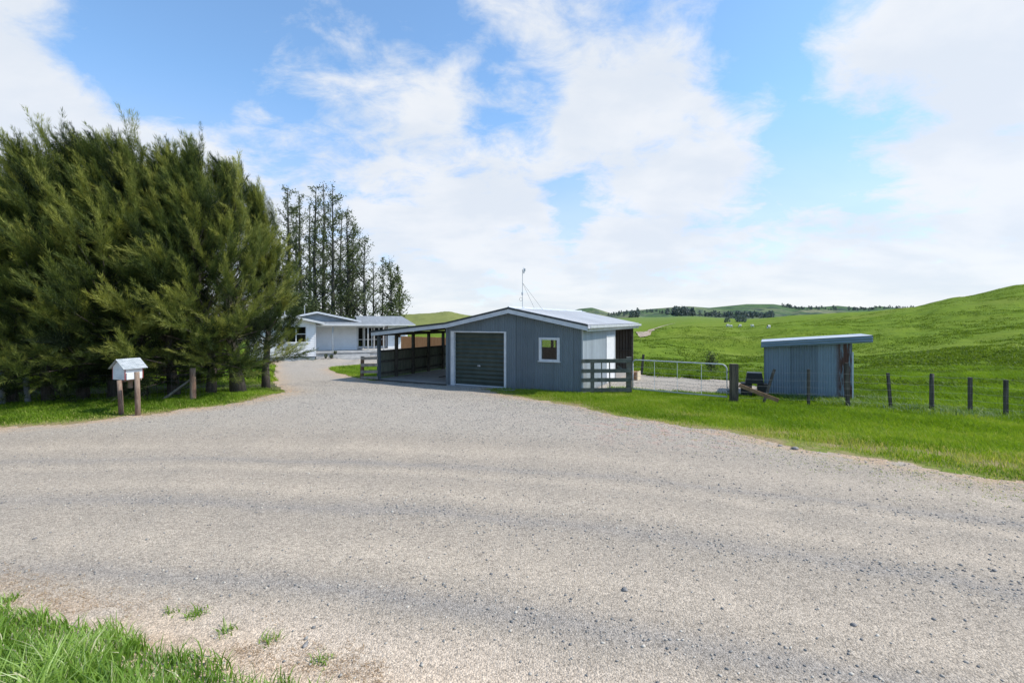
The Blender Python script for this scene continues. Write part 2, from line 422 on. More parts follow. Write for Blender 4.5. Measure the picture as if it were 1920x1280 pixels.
def ground_mat():
    t = NT('pasture'); p = t.pos()
    sp = t.n('SeparateXYZ'); t.set(sp.inputs[0], p)
    n1 = t.noise(p, .035, 5, .6); n2 = t.noise(p, .35, 5, .65); n3 = t.noise(t.scale(p, (1., 1., 3.0)), 1.15, 6, .72); n4 = t.noise(p, 9, 3, .7)
    col = t.mix(t.mr(n2, .32, .68), (.104, .166, .014), (.158, .226, .021))
    col = t.mix(t.mr(n1, .42, .66, 0, .65), col, (.190, .226, .036))
    col = t.mix(t.mr(n3, .52, .68, 0, .6), col, (.060, .115, .010))
    col = t.mix(t.mr(n4, .5, .7, 0, .35), col, (.05, .11, .01))
    n5 = t.noise(t.scale(p, (.7, 1., 3.)), 3.2, 5, .75); col = t.mix(t.math('MULTIPLY', t.mr(n5, .54, .68, 0, .55), t.mr(sp.outputs[1], 20, 30)), col, (.045, .092, .008))
    col = t.mix(t.mr(n3, .36, .26, 0, .5), col, (.21, .25, .05))
    # olive dry pasture on the hill to the left, haze-pale far paddocks
    left = t.math('MULTIPLY', t.mr(sp.outputs[0], -2, -16), t.mr(sp.outputs[1], 55, 110))
    col = t.mix(t.math('MULTIPLY', left, .8), col, t.mix(n2, (.15, .165, .055), (.24, .235, .09)))
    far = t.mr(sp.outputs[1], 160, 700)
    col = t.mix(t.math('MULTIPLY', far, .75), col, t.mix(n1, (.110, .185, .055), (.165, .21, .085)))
    s = t.attr('soil')
    soil = t.mix(t.noise(p, 3, 4, .6), (.33, .23, .14), (.24, .20, .10))
    col = t.mix(t.math('MULTIPLY', s, t.mr(t.noise(p, 1.3, 5, .65), .3, .6)), col, soil)
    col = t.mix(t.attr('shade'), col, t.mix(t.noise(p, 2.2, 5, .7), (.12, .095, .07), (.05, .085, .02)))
    return t.done(t.bsdf(col, .95, 0, t.bump(n3, .9, .25), .05))
M['ground'] = ground_mat()
def hills_mat():
    t = NT('distant hills'); p = t.pos()
    n1 = t.noise(t.scale(p, (1., .5, 2.)), .008, 6, .62); n2 = t.noise(t.scale(p, (1., .6, 3.)), .022, 6, .68); n3 = t.noise(p, .0035, 3, .5)
    col = t.mix(t.mr(n1, .43, .56), (.085, .130, .070), (.185, .195, .120))  # bluish haze and sunlit patches put into the hill colour
    col = t.mix(t.mr(n3, .42, .6, 0, .7), col, (.090, .150, .068))
    col = t.mix(t.mr(n2, .48, .60, 0, .85), col, (.055, .080, .070))
    return t.done(t.bsdf(col, 1, 0, t.bump(n2, .8, 10), 0))
M['hills'] = hills_mat()
M['track'] = simple('clay track', (.33, .24, .17), (.45, .37, .28), .3, .95)

# ------------------------------------------------------------------ regions on the ground
P = lambda l: np.array([pix(*q) for q in l])
def inside(poly, x, y):
    r = np.zeros(x.shape, bool); n = len(poly)
    for i in range(n):
        x1, y1 = poly[i]; x2, y2 = poly[(i + 1) % n]
        if y1 == y2: continue
        c = ((y1 > y) != (y2 > y)) & (x < (x2 - x1) * (y - y1) / (y2 - y1) + x1)
        r ^= c
    return r
def pdist(line, x, y):
    d = np.full(x.shape, 1e9)
    for i in range(len(line) - 1):
        ax, ay = line[i]; bx, by = line[i + 1]
        t = np.clip(((x - ax) * (bx - ax) + (y - ay) * (by - ay)) / max((bx - ax) ** 2 + (by - ay) ** 2, 1e-9), 0, 1)
        d = np.minimum(d, np.hypot(x - ax - t * (bx - ax), y - ay - t * (by - ay)))
    return d
def gl(e, t):   # garage local -> world xy
    return (G0[0] + e * math.cos(AZ) + t * math.sin(AZ), G0[1] - e * math.sin(AZ) + t * math.cos(AZ))
G0 = (-2.587, 19.57)
edge_right = P([(905, 729), (960, 743), (1075, 758), (1166, 782), (1272, 796), (1378, 812), (1484, 838), (1633, 861), (1803, 888), (1920, 904)])
edge_left = P([(0, 801), (60, 798), (130, 794), (250, 779), (330, 770), (400, 763), (480, 749), (530, 737), (541, 733), (530, 728), (514, 721), (512, 700), (516, 684), (512, 676)])
lawn_edge = P([(716, 714), (690, 713), (655, 706), (628, 698), (619, 692), (630, 688), (660, 684.5), (700, 683), (722, 683)])
ang = np.linspace(R(-75), R(75), 80)
far_arc_l = [(ROAD_C[0] + 26.3 * math.sin(a), ROAD_C[1] + 26.3 * math.cos(a)) for a in np.linspace(R(-80), R(-16), 25)]
far_arc_r = [(ROAD_C[0] + 25.8 * math.sin(a), ROAD_C[1] + 25.8 * math.cos(a)) for a in np.linspace(R(31), R(80), 25)]
yardw = P([(1165, 728), (1200, 731), (1290, 737), (1362, 742), (1382, 742), (1430, 738), (1426, 726), (1365, 712), (1300, 708), (1230, 704), (1195, 700)])
yard = np.vstack([yardw, [gl(6.8, 9.5), gl(5.0, 9.5), gl(5.0, .6)]])
# everything gravel on the near side: polygon bounded by the two verges
gravel_poly = np.vstack([np.array(far_arc_l), edge_left, [(-15.2, 41.5), (-10.0, 43.0), (-7.5, 40)], [gl(-4.1, 12), gl(-3.9, .2), gl(3.2, .2)], edge_right, np.array(far_arc_r),
                         [(ROAD_C[0] + 15 * math.sin(a), ROAD_C[1] + 15 * math.cos(a)) for a in np.linspace(R(80), R(-80), 40)]])
lawn_poly = np.vstack([lawn_edge, [gl(-3.95, 8.5), gl(-3.95, -.1)]])
patches = [(pix(*q), rad) for q, rad in (((1642, 842), .55), ((1735, 848), .6), ((1560, 835), .35), ((1862, 870), .5), ((1470, 812), .5), ((1290, 780), .4))]
def patch_at(x, y):
    m = np.zeros(np.shape(x))
    for (qx, qy), rad in patches: m = np.maximum(m, np.exp(-(((x - qx) / (rad * 1.5)) ** 2 + ((y - qy) / rad) ** 2)))
    return m
def near_edge(x): return 19.2 + np.clip((-1.6 - x) * .25, -.1, .68)
def region(x, y, amp=.16, seed=5):
    """0 pasture, 1 road, 2 driveway, 3 yard"""
    k = np.clip(np.hypot(x, y) / 9, .45, 1.3)
    xx = x + (fbm(x * 1.6, y * 1.6, seed, 4) - .5) * 2.6 * amp * k; yy = y + (fbm(x * 1.6 + 40, y * 1.6, seed + 9, 4) - .5) * 2.6 * amp * k
    r = np.hypot(xx - ROAD_C[0], yy - ROAD_C[1])
    g = inside(gravel_poly, xx, yy) & ~inside(lawn_poly, xx, yy) & (r > near_edge(xx) - .22)
    out = np.zeros(x.shape, int)
    out[g & (r < 26.2)] = 1
    out[g & (r >= 26.2)] = 2
    out[inside(yard, xx, yy)] = 3
    return out
bounds = [edge_right, edge_left, lawn_edge, np.array(far_arc_l), np.array(far_arc_r)]
def soil_at(x, y):
    d = np.full(x.shape, 9.)
    for b in bounds: d = np.minimum(d, pdist(b, x, y))
    s = np.exp(-(d / .5) ** 2)
    r = np.hypot(x - ROAD_C[0], y - ROAD_C[1])
    return np.maximum(np.maximum(s, patch_at(x, y)), np.exp(-((r - near_edge(x)) / .3) ** 2) * .55)
tree_line = np.array([(-22, 15.2), (-17, 14.4), (-13, 14.6), (-9.4, 16.6), (-8.6, 18.2)])

# ------------------------------------------------------------------ ground, road, driveway from one shared grid
th = np.concatenate([np.linspace(R(-180), R(-72), 40)[:-1], np.linspace(R(-72), R(72), 760), np.linspace(R(72), R(180), 40)[1:]])
rr = np.concatenate([np.geomspace(.25, 1.6, 12)[:-1], np.geomspace(1.6, 60, 400), np.geomspace(60, 4000, 130)[1:]])
T, RR = np.meshgrid(th, rr)
GX, GY = RR * np.sin(T), RR * np.cos(T)
GZ = terrain(GX, GY)
nr, nt = GX.shape
vid = np.arange(nr * nt).reshape(nr, nt)
quads = np.stack([vid[:-1, :-1], vid[:-1, 1:], vid[1:, 1:], vid[1:, :-1]], -1).reshape(-1, 4)[:, ::-1]
cxm = ((GX[:-1, :-1] + GX[1:, 1:]) / 2).ravel(); cym = ((GY[:-1, :-1] + GY[1:, 1:]) / 2).ravel()
reg = np.zeros(len(cxm), int); nm = np.hypot(cxm, cym) < 60
reg[nm] = region(cxm[nm], cym[nm])
VV = np.stack([GX.ravel(), GY.ravel(), GZ.ravel()], 1)
soil = np.zeros(len(VV)); nv = RR.ravel() < 60
soil[nv] = soil_at(VV[nv, 0], VV[nv, 1])
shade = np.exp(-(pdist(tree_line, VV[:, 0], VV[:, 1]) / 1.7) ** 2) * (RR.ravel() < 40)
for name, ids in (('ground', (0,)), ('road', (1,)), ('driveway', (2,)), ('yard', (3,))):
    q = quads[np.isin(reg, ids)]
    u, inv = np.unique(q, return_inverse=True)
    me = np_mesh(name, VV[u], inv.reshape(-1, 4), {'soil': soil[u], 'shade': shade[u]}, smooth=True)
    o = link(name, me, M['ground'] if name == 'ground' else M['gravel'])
    tag(o, kind='structure')

# far hills
crest_px = np.array([300, 700, 900, 1040, 1062, 1085, 1110, 1132, 1148, 1170, 1210, 1260, 1290, 1330, 1400, 1450, 1485, 1530, 1570, 1620, 1650, 1690, 1740, 1800, 2100], float)
crest_y = np.array([598, 597, 597, 592, 586, 579, 576.5, 583, 588, 583.5, 580, 576, 574, 577, 570, 570, 575, 576, 573, 578, 574, 578, 576, 580, 585], float)
def hill_z(px, D):
    base = 607.
    c = np.interp(px, crest_px, crest_y)
    t = np.clip((D - 650) / (1450 - 650), 0, 1); t2 = np.clip((D - 1450) / 800, 0, 1)
    lump = (fbm(px * .017, D * .003, 31, 5) - .5)
    y = base + (c - base) * (t ** .8) + lump * 90 * t * (1 - t)
    y = y + (fbm(px * .05, D * .012, 44, 3) - .5) * 3.0 * (1 - np.abs(2 * t - 1)) + (608 - c) * t2 * t2
    return CAM_H - (y - HY) / F * D
hp = np.linspace(300, 2100, 500); hd = np.geomspace(650, 2250, 120)
HP, HD = np.meshgrid(hp, hd)
hz = hill_z(HP, HD)
hv = np.stack([((HP - CX) / F * HD).ravel(), HD.ravel(), hz.ravel()], 1)
hid = np.arange(hv.shape[0]).reshape(HP.shape)
hq = np.stack([hid[:-1, :-1], hid[:-1, 1:], hid[1:, 1:], hid[1:, :-1]], -1).reshape(-1, 4)
tag(link('hills', np_mesh('hills', hv, hq, smooth=True), M['hills']), kind='structure')
def hill_pt(px, py):
    D = np.geomspace(660, 1450, 800); z = hill_z(np.full(800, px), D); y = HY - (z - CAM_H) / D * F
    k = np.nonzero(y <= py)[0]; k = k[0] if len(k) else 799
    return ((px - CX) / F * D[k], D[k], z[k])

# ------------------------------------------------------------------ foliage helpers
def unit(v): return v / np.maximum(np.linalg.norm(v, axis=-1, keepdims=True), 1e-9)
def tris_from(base, dirv, length, width, side=None, r=rng):
    n = len(base)
    if side is None:
        side = unit(np.cross(dirv, r.normal(size=(n, 3))))
    w = (width / 2)[:, None] * side
    v = np.empty((n, 3, 3)); v[:, 0] = base - w; v[:, 1] = base + w; v[:, 2] = base + dirv * length[:, None]
    return v.reshape(-1, 3), np.arange(n * 3).reshape(-1, 3)
def leaf_quads(c, nrm_up, L, W, r):
    n = len(c); d = unit(nrm_up + r.normal(size=(n, 3)) * .9); s = unit(np.cross(d, r.normal(size=(n, 3))))
    v = np.empty((n, 4, 3))
    v[:, 0] = c; v[:, 1] = c + d * (L * .5)[:, None] + s * (W / 2)[:, None]; v[:, 2] = c + d * L[:, None]; v[:, 3] = c + d * (L * .45)[:, None] - s * (W / 2)[:, None]
    return v.reshape(-1, 3), np.arange(n * 4).reshape(-1, 4)

def blades(xy, hmin, hmax, w, r, lean=.5, tint=None, wind=(-.25, .05), seg=2, spread=.25, clump=None):
    n = len(xy); z = terrain(xy[:, 0], xy[:, 1]) - .01
    h = r.uniform(hmin, hmax, n)
    if clump is not None: h = h * clump
    a = r.uniform(0, 2 * np.pi, n); out = np.stack([np.cos(a), np.sin(a)], 1) * r.uniform(.1, lean, n)[:, None] + np.array(wind)
    fa = r.uniform(0, 2 * np.pi, n); sx, sy = np.cos(fa) * w / 2 * r.uniform(.6, 1.4, n), np.sin(fa) * w / 2 * r.uniform(.6, 1.4, n)
    b = np.stack([xy[:, 0], xy[:, 1], z], 1); S = np.stack([sx, sy, 0 * sx], 1)
    k = 2 * seg + 1; v = np.empty((n, k, 3))
    for i in range(seg):
        q = i / seg
        c = b.copy(); c[:, :2] += out * (h * q * q * .9)[:, None]; c[:, 2] += h * q * (1 - .25 * q)
        v[:, 2 * i] = c - S * (1 - .35 * q); v[:, 2 * i + 1] = c + S * (1 - .35 * q)
    c = b.copy(); c[:, :2] += out * (h * .95)[:, None]; c[:, 2] += h * .72 * r.uniform(.75, 1.15, n)
    v[:, k - 1] = c
    base = np.arange(n)[:, None] * k
    fq = [base + np.array([[2 * i, 2 * i + 1, 2 * i + 3, 2 * i + 2]]) for i in range(seg - 1)]
    ft = base + np.array([[2 * seg - 2, 2 * seg - 1, 2 * seg]])
    t = tint if tint is not None else np.clip(r.normal(.5, .18, n), 0, 1)
    return v.reshape(-1, 3), ([np.concatenate(fq)] if fq else []) + [ft], np.repeat(t, k)

def scatter(poly_or_box, n, r):
    x0, x1, y0, y1 = poly_or_box
    return np.stack([r.uniform(x0, x1, n), r.uniform(y0, y1, n)], 1)

# ------------------------------------------------------------------ grass
def grass_obj(name, label, xy, hmin, hmax, w, r, mat, **kw):
    v, f, t = blades(xy, hmin, hmax, w, r, **kw)
    o = link(name, np_mesh(name, v, f, {'tint': t}), mat)
    return tag(o, label, 'grass', kind='stuff')
def tint_for(xy, r, dry=.0, base=.5):
    t = base + (fbm(xy[:, 0] * .9, xy[:, 1] * .9, 61, 4) - .5) * .9 + r.normal(0, .12, len(xy))
    return np.clip(t, 0, .88)
# foreground long grass
r1 = np.random.default_rng(11)
xy = scatter((-9.5, 1.5, .9, 5.2), 240000, r1)
rd = np.hypot(xy[:, 0] - ROAD_C[0], xy[:, 1] - ROAD_C[1])
lim = near_edge(xy[:, 0]) - .04 + .07 * sstep(-3.0, -1.8, xy[:, 0]) + (fbm(xy[:, 0] * 2.2, xy[:, 1] * 2.2, 71, 4) - .5) * .4
cl = fbm(xy[:, 0] * 3, xy[:, 1] * 3, 77, 3)
keep = (rd < lim) & (r1.random(len(xy)) < np.clip((lim - rd) * 5 + .5, 0, 1) * (.55 + .45 * (cl > .42))) & (rd > 16.8)
xy = xy[keep]; cl = cl[keep]; edge = np.clip((lim[keep] - rd[keep]) * 2.2, .5, 1)
t = np.clip(.45 + (cl - .5) * .8 + r1.normal(0, .16, len(xy)), 0, 1); t[r1.random(len(xy)) < .04] = 1
grass_obj('long_grass', 'long bright green roadside grass in the near left corner', xy, .15, .38, .0085, r1, M['grassfg'], lean=.75, tint=t, wind=(-.15, .1), seg=3, clump=edge * (.6 + .8 * cl))
# right verge
def ragged(xy, seed=5, amp=.16):
    return region(xy[:, 0], xy[:, 1], amp, seed)
def edge_soft(xy, dist=.5):
    d = np.full(len(xy), 9.)
    for b in bounds: d = np.minimum(d, pdist(b, xy[:, 0], xy[:, 1]))
    return np.clip(d / dist, 0, 1)
r2 = np.random.default_rng(12)
xy = scatter((-1.0, 25.0, 1.0, 19.0), 1050000, r2)
s_ = xy[:, 0] * math.sin(AZ) + xy[:, 1] * math.cos(AZ)
right_side = (s_ < 19) & (inside(np.vstack([edge_right + np.array([-.2, -.1]), far_arc_r, [(26, 2), (26, 20), gl(6, .8), gl(5.75, -.03), gl(2.2, -.03)]]), xy[:, 0], xy[:, 1]))
keep = right_side & (ragged(xy, amp=.24) == 0) & (np.abs(xy[:, 0]) < 1.7 * xy[:, 1] + 2)
xy = xy[keep]; es = edge_soft(xy, 1.0); pat = fbm(xy[:, 0] * 1.1, xy[:, 1] * 1.1, 82, 4)
keep = r2.random(len(xy)) < np.clip(.12 + es * 1.1 + (pat - .5) * 1.5, .02, 1) * (1 - .92 * patch_at(xy[:, 0], xy[:, 1]))
xy = xy[keep]; es = es[keep]; pat = pat[keep]
t = tint_for(xy, r2, base=.60); pat2 = fbm(xy[:, 0] * .8 + 9, xy[:, 1] * .8, 84, 4); dry = (r2.random(len(xy)) < .45 * (1 - es) + .02 + .5 * np.clip((pat2 - .54) * 6, 0, 1) * (edge_soft(xy, 2.6) < 1) + .5 * patch_at(xy[:, 0], xy[:, 1])); t[dry] = r2.uniform(.88, 1, dry.sum())
grass_obj('verge_grass', 'mown bright green verge in front of the garage and sheds', xy, .07, .19, .010, r2, M['grass'], lean=.6, tint=t, wind=(-.12, -.05), clump=(.35 + .65 * es) * (.6 + .8 * pat))
# left verge
r3 = np.random.default_rng(13)
xy = scatter((-17, -6, 9.2, 20), 260000, r3)
k = inside(np.vstack([edge_left[:12], [(-8.6, 19.5), (-10, 20), (-20, 17), (-20, 9.6)]]), xy[:, 0], xy[:, 1]) & (ragged(xy, amp=.2) == 0) & (np.abs(xy[:, 0]) < 1.6 * xy[:, 1])
xy = xy[k]; es = edge_soft(xy, .8); tl = pdist(tree_line, xy[:, 0], xy[:, 1])
keep = r3.random(len(xy)) < np.clip(.15 + es, 0, 1) * np.clip((tl - .4) / 2.2, .04, 1)
xy = xy[keep]; es = es[keep]; t = tint_for(xy, r3, base=.30); dry = r3.random(len(xy)) < .32 * (1 - es) + .04; t[dry] = r3.uniform(.86, 1, dry.sum())  # low base tint puts the crowns' shade into the grass colour
grass_obj('verge_grass', 'short verge grass along the foot of the conifer row', xy, .05, .14, .011, r3, M['grass'], lean=.6, tint=t, clump=.4 + .6 * es)
# lawn by the carport and sunny grass beyond the trees
r4 = np.random.default_rng(14)
lx = lawn_poly
xy = scatter((lx[:, 0].min(), lx[:, 0].max(), lx[:, 1].min(), lx[:, 1].max()), 60000, r4)
xy = xy[inside(lawn_poly, xy[:, 0], xy[:, 1]) & (ragged(xy, amp=.16) == 0)]
grass_obj('lawn_grass', 'small patch of bright lawn between driveway and carport', xy, .05, .13, .016, r4, M['grass'], lean=.6, tint=tint_for(xy, r4, base=.55))
xy = scatter((-30, -10, 17.5, 30), 90000, r4)
xy = xy[(ragged(xy) == 0) & (xy[:, 1] > 17.2 + .0 * xy[:, 0]) & (pdist(tree_line, xy[:, 0], xy[:, 1]) > 1.5)]
grass_obj('garden_grass', 'sunlit grass glimpsed between the conifer trunks', xy, .08, .3, .03, r4, M['grass'], lean=.7, tint=tint_for(xy, r4, base=.6))
# yard fringe and paddock tufts over the near hill
r5 = np.random.default_rng(15)
px = r5.uniform(1150, 2300, 115000); D = 19 * (170 / 19) ** (r5.random(115000) ** .95)
xx = (px - CX) / F * D
kk = (region(xx, D) == 0) & (fbm(xx * .22, D * .22, 91, 4) + r5.normal(0, .05, len(xx)) > .47)
cen = np.stack([xx, D], 1)[kk][:38000]
nb = 7
xy = np.repeat(cen, nb, 0) + r5.normal(0, 1, (len(cen) * nb, 2)) * np.repeat(.13 + .0022 * cen[:, 1], nb)[:, None]
tt = np.repeat(np.clip(r5.normal(.50, .25, len(cen)), 0, 1), nb)
grass_obj('paddock_grass', 'tufted green pasture over the hillside paddock', xy, .10, .28, .07, r5, M['tuft'], lean=.8, tint=tt, wind=(-.2, 0), clump=np.repeat(r5.uniform(.5, 1.2, len(cen)), nb))
xy = scatter((3.5, 30, 10, 30), 420000, r5)
s_ = xy[:, 0] * math.sin(AZ) + xy[:, 1] * math.cos(AZ)
xy = xy[(s_ > 17.6) & (ragged(xy) == 0) & (xy[:, 0] > .2 * xy[:, 1]) & (xy[:, 0] < 1.7 * xy[:, 1])]
grass_obj('paddock_grass', 'fresh grass just behind the gate and wire fence', xy, .08, .26, .018, r5, M['grass'], lean=.7, tint=tint_for(xy, r5, base=.42))
xy = []
for px, py, sd in ((1545, 752, .5), (1590, 760, .35), (1500, 748, .4), (1640, 752, .6), (1700, 768, .7), (1780, 775, .7), (1850, 783, .6)):
    q = pix(px, py); xy.append(np.array(q) + r5.normal(0, 1, (420, 2)) * np.array([sd, .22]))
xy = np.concatenate(xy); xy = xy[ragged(xy) == 0]
grass_obj('silver_weeds', 'pale tall weeds at the foot of the tin shed and wire fence', xy, .10, .36, .016, r5, M['silver'], lean=.8, tint=np.clip(r5.normal(.5, .25, len(xy)), 0, 1))
# weeds in the gravel
def tuft(name, px, py, n, h, label, mat='grass', rad=.05, tb=.45, cat='weed', group=None, wid=.008):
    x, y = pix(px, py); r = np.random.default_rng(int(px * 7 + py))
    xy = np.array([x, y]) + r.normal(0, rad, (n, 2))
    v, f, t = blades(xy, h * .5, h, wid, r, lean=1.1, tint=np.clip(r.normal(tb, .15, n), 0, 1), wind=(0, 0))
    z = tz(x, y); v = v - np.array([x, y, z])
    o = link(name, np_mesh(name, v, f, {'tint': t}), M[mat]); o.location = (x, y, z)
    return tag(o, label, cat, group)
for px, py, n, lab in [(368, 1152, 60, 'upright grass tuft alone in the sand, farthest from the long grass'), (318, 1148, 26, 'low leafy weed in sand left of the upright tuft'), (424, 1184, 36, 'flat green weed in sand just right of the upright tuft'),
                       (508, 1200, 40, 'spreading dark weed beside a grey stone in the sand'), (605, 1240, 34, 'small ragged weed farthest right in the sand strip'), (18, 1126, 50, 'clump of short weeds at the left end of the sand strip')]:
    tuft('weed', px, py, n, .10, lab, 'grassfg', .035, .5, group='weeds in the sandy road edge')
r6 = np.random.default_rng(16)
pxs = r6.uniform(880, 1920, 1500); u = r6.random(1500)
ed_px = np.array([905, 960, 1075, 1166, 1272, 1378, 1484, 1633, 1803, 1920]); ed_py = np.array([729, 743, 758, 782, 796, 812, 838, 861, 888, 904])
pys = np.interp(pxs, ed_px, ed_py) + 2 + np.abs(r6.normal(0, 1, 1500)) * np.interp(pxs, [900, 1300, 1920], [10, 18, 22])
pts = np.array([pix(a, b) for a, b in zip(pxs[:700], pys[:700])])
xy = np.repeat(pts, 5, 0) + r6.normal(0, .035, (len(pts) * 5, 2))
t = np.clip(r6.normal(.68, .2, len(xy)), 0, 1)
grass_obj('sparse_weeds', 'scattered tiny weeds in gravel along the right verge', xy, .012, .04, .009, r6, M['grass'], lean=1.2, tint=t)
# dry brown weeds in the sand strip
pts = []
while len(pts) < 620:
    a, b = r6.uniform(0, 720), 0
    b = np.interp(a, [0, 300, 500, 720], [1098, 1168, 1215, 1272]) + r6.normal(0, 24)
    x, y = pix(a, b)
    if fbm(np.array([x * 2.6]), np.array([y * 2.6]), 99, 3)[0] > .44: pts.append((x, y))
xy = np.repeat(np.array(pts), 9, 0) + r6.normal(0, .02, (len(pts) * 9, 2))
v, f, t = blades(xy, .008, .035, .005, r6, lean=1.8)
tag(link('dry_weeds', np_mesh('dry_weeds', v, f, {'tint': t}), M['deadstem']), 'withered brown weeds on the sandy strip beside long grass', 'weeds', kind='stuff')

# ------------------------------------------------------------------ loose stones
r7 = np.random.default_rng(17)
def stone_mesh(n, xy, size, name, tint=None):
    ico = np.array([(0,0,1),(.89,0,.45),(.28,.85,.45),(-.72,.53,.45),(-.72,-.53,.45),(.28,-.85,.45),(.72,.53,-.45),(-.28,.85,-.45),(-.89,0,-.45),(-.28,-.85,-.45),(.72,-.53,-.45),(0,0,-1)])
    fc = np.array([(0,1,2),(0,2,3),(0,3,4),(0,4,5),(0,5,1),(1,6,2),(2,7,3),(3,8,4),(4,9,5),(5,10,1),(6,7,2),(7,8,3),(8,9,4),(9,10,5),(10,6,1),(11,7,6),(11,8,7),(11,9,8),(11,10,9),(11,6,10)])
    jit = r7.uniform(.65, 1.25, (n, 12, 1)); a = r7.uniform(0, 6.28, n); c, s = np.cos(a), np.sin(a)
    v = ico[None] * jit * np.stack([r7.uniform(.7, 1.3, n), r7.uniform(.6, 1.1, n), r7.uniform(.4, .75, n)], 1)[:, None]
    v = np.stack([v[..., 0] * c[:, None] - v[..., 1] * s[:, None], v[..., 0] * s[:, None] + v[..., 1] * c[:, None], v[..., 2]], -1) * size[:, None, None]
    z = terrain(xy[:, 0], xy[:, 1])
    v += np.stack([xy[:, 0], xy[:, 1], z + size * .18], 1)[:, None]
    f = (fc[None] + (np.arange(n) * 12)[:, None, None]).reshape(-1, 3)
    return np_mesh(name, v.reshape(-1, 3), f, {'tint': np.repeat(r7.random(n), 12)})
def stone_mat():
    t = NT('loose gravel stones')
    col = t.ramp(t.attr('tint'), [(0, (.17, .165, .158)), (.35, (.26, .25, .23)), (.7, (.38, .34, .285)), (1, (.56, .51, .43))])
    return t.done(t.bsdf(col, .9, 0, None, .2))
M['stones'] = stone_mat()
xy = scatter((-12, 12, 2.5, 14), 400000, r7)
r_ = np.hypot(xy[:, 0] - ROAD_C[0], xy[:, 1] - ROAD_C[1])
dens = .10 + .55 * np.exp(-((r_ - 21.85) / .35) ** 2) + .4 * np.exp(-((r_ - 20.25) / .25) ** 2) + .3 * np.exp(-((r_ - 23.6) / .3) ** 2) + .45 * (r_ > 24.9)
dens = dens * np.clip(1.25 - np.hypot(xy[:, 0], xy[:, 1]) / 14, .15, 1) * (.3 + 1.2 * fbm(xy[:, 0] * .8, xy[:, 1] * .8, 15, 4)) * np.where(xy[:, 0] < -1.5, .55, 1)
k = (region(xy[:, 0], xy[:, 1]) > 0) & (np.abs(xy[:, 0]) < 1.15 * xy[:, 1]) & (r7.random(len(xy)) < dens * .5)
xy = xy[k][:42000]
size = .005 + .0105 * r7.random(len(xy)) ** 2 + .009 * (r7.random(len(xy)) > .985) * r7.random(len(xy))
tag(link('loose_stones', stone_mesh(len(xy), xy, size, 'loose_stones'), M['stones']), 'loose grey stones lying over the gravel road', 'gravel', kind='stuff')
r8 = np.random.default_rng(27); r7 = r8
xy = scatter((-9, 9, 9, 21), 260000, r8)
k = (region(xy[:, 0], xy[:, 1]) > 0) & (np.abs(xy[:, 0]) < 1.1 * xy[:, 1]) & (r8.random(len(xy)) < (.10 + .5 * (fbm(xy[:, 0] * .9, xy[:, 1] * .9, 55, 4) - .38)) * sstep(24.6, 31, np.hypot(xy[:, 0] - ROAD_C[0], xy[:, 1] - ROAD_C[1])))
xy = xy[k][:34000]
tag(link('loose_stones', stone_mesh(len(xy), xy, r8.uniform(.006, .017, len(xy)), 'loose_stones'), M['stones']), 'coarse loose gravel on the driveway apron by the garage', 'gravel', kind='stuff')
for px, py, s, lab in [(1172, 1106, .028, 'pale brown stone lying in the middle of the near road'), (1174, 1127, .02, 'small dark stone just in front of the pale brown one'), (1490, 842, .075, 'largest grey stone by the right verge edge'), (1462, 836, .05, 'grey stone just left of the largest verge stone'),
                       (573, 1209, .026, 'grey stone on the sandy strip among weeds'), (1600, 1172, .024, 'dark stone on the road toward the lower right'), (1865, 1070, .025, 'dark stone lying in the grey tyre windrow on the right')]:
    x, y = pix(px, py)
    me = stone_mesh(1, np.array([[x, y]]), np.array([s]), 'rock'); me.transform(__import__('mathutils').Matrix.Translation((-x, -y, -tz(x, y))))
    o = link('rock', me, M['rock']); o.location = (x, y, tz(x, y)); tag(o, lab, 'stone', 'larger stones on the road')

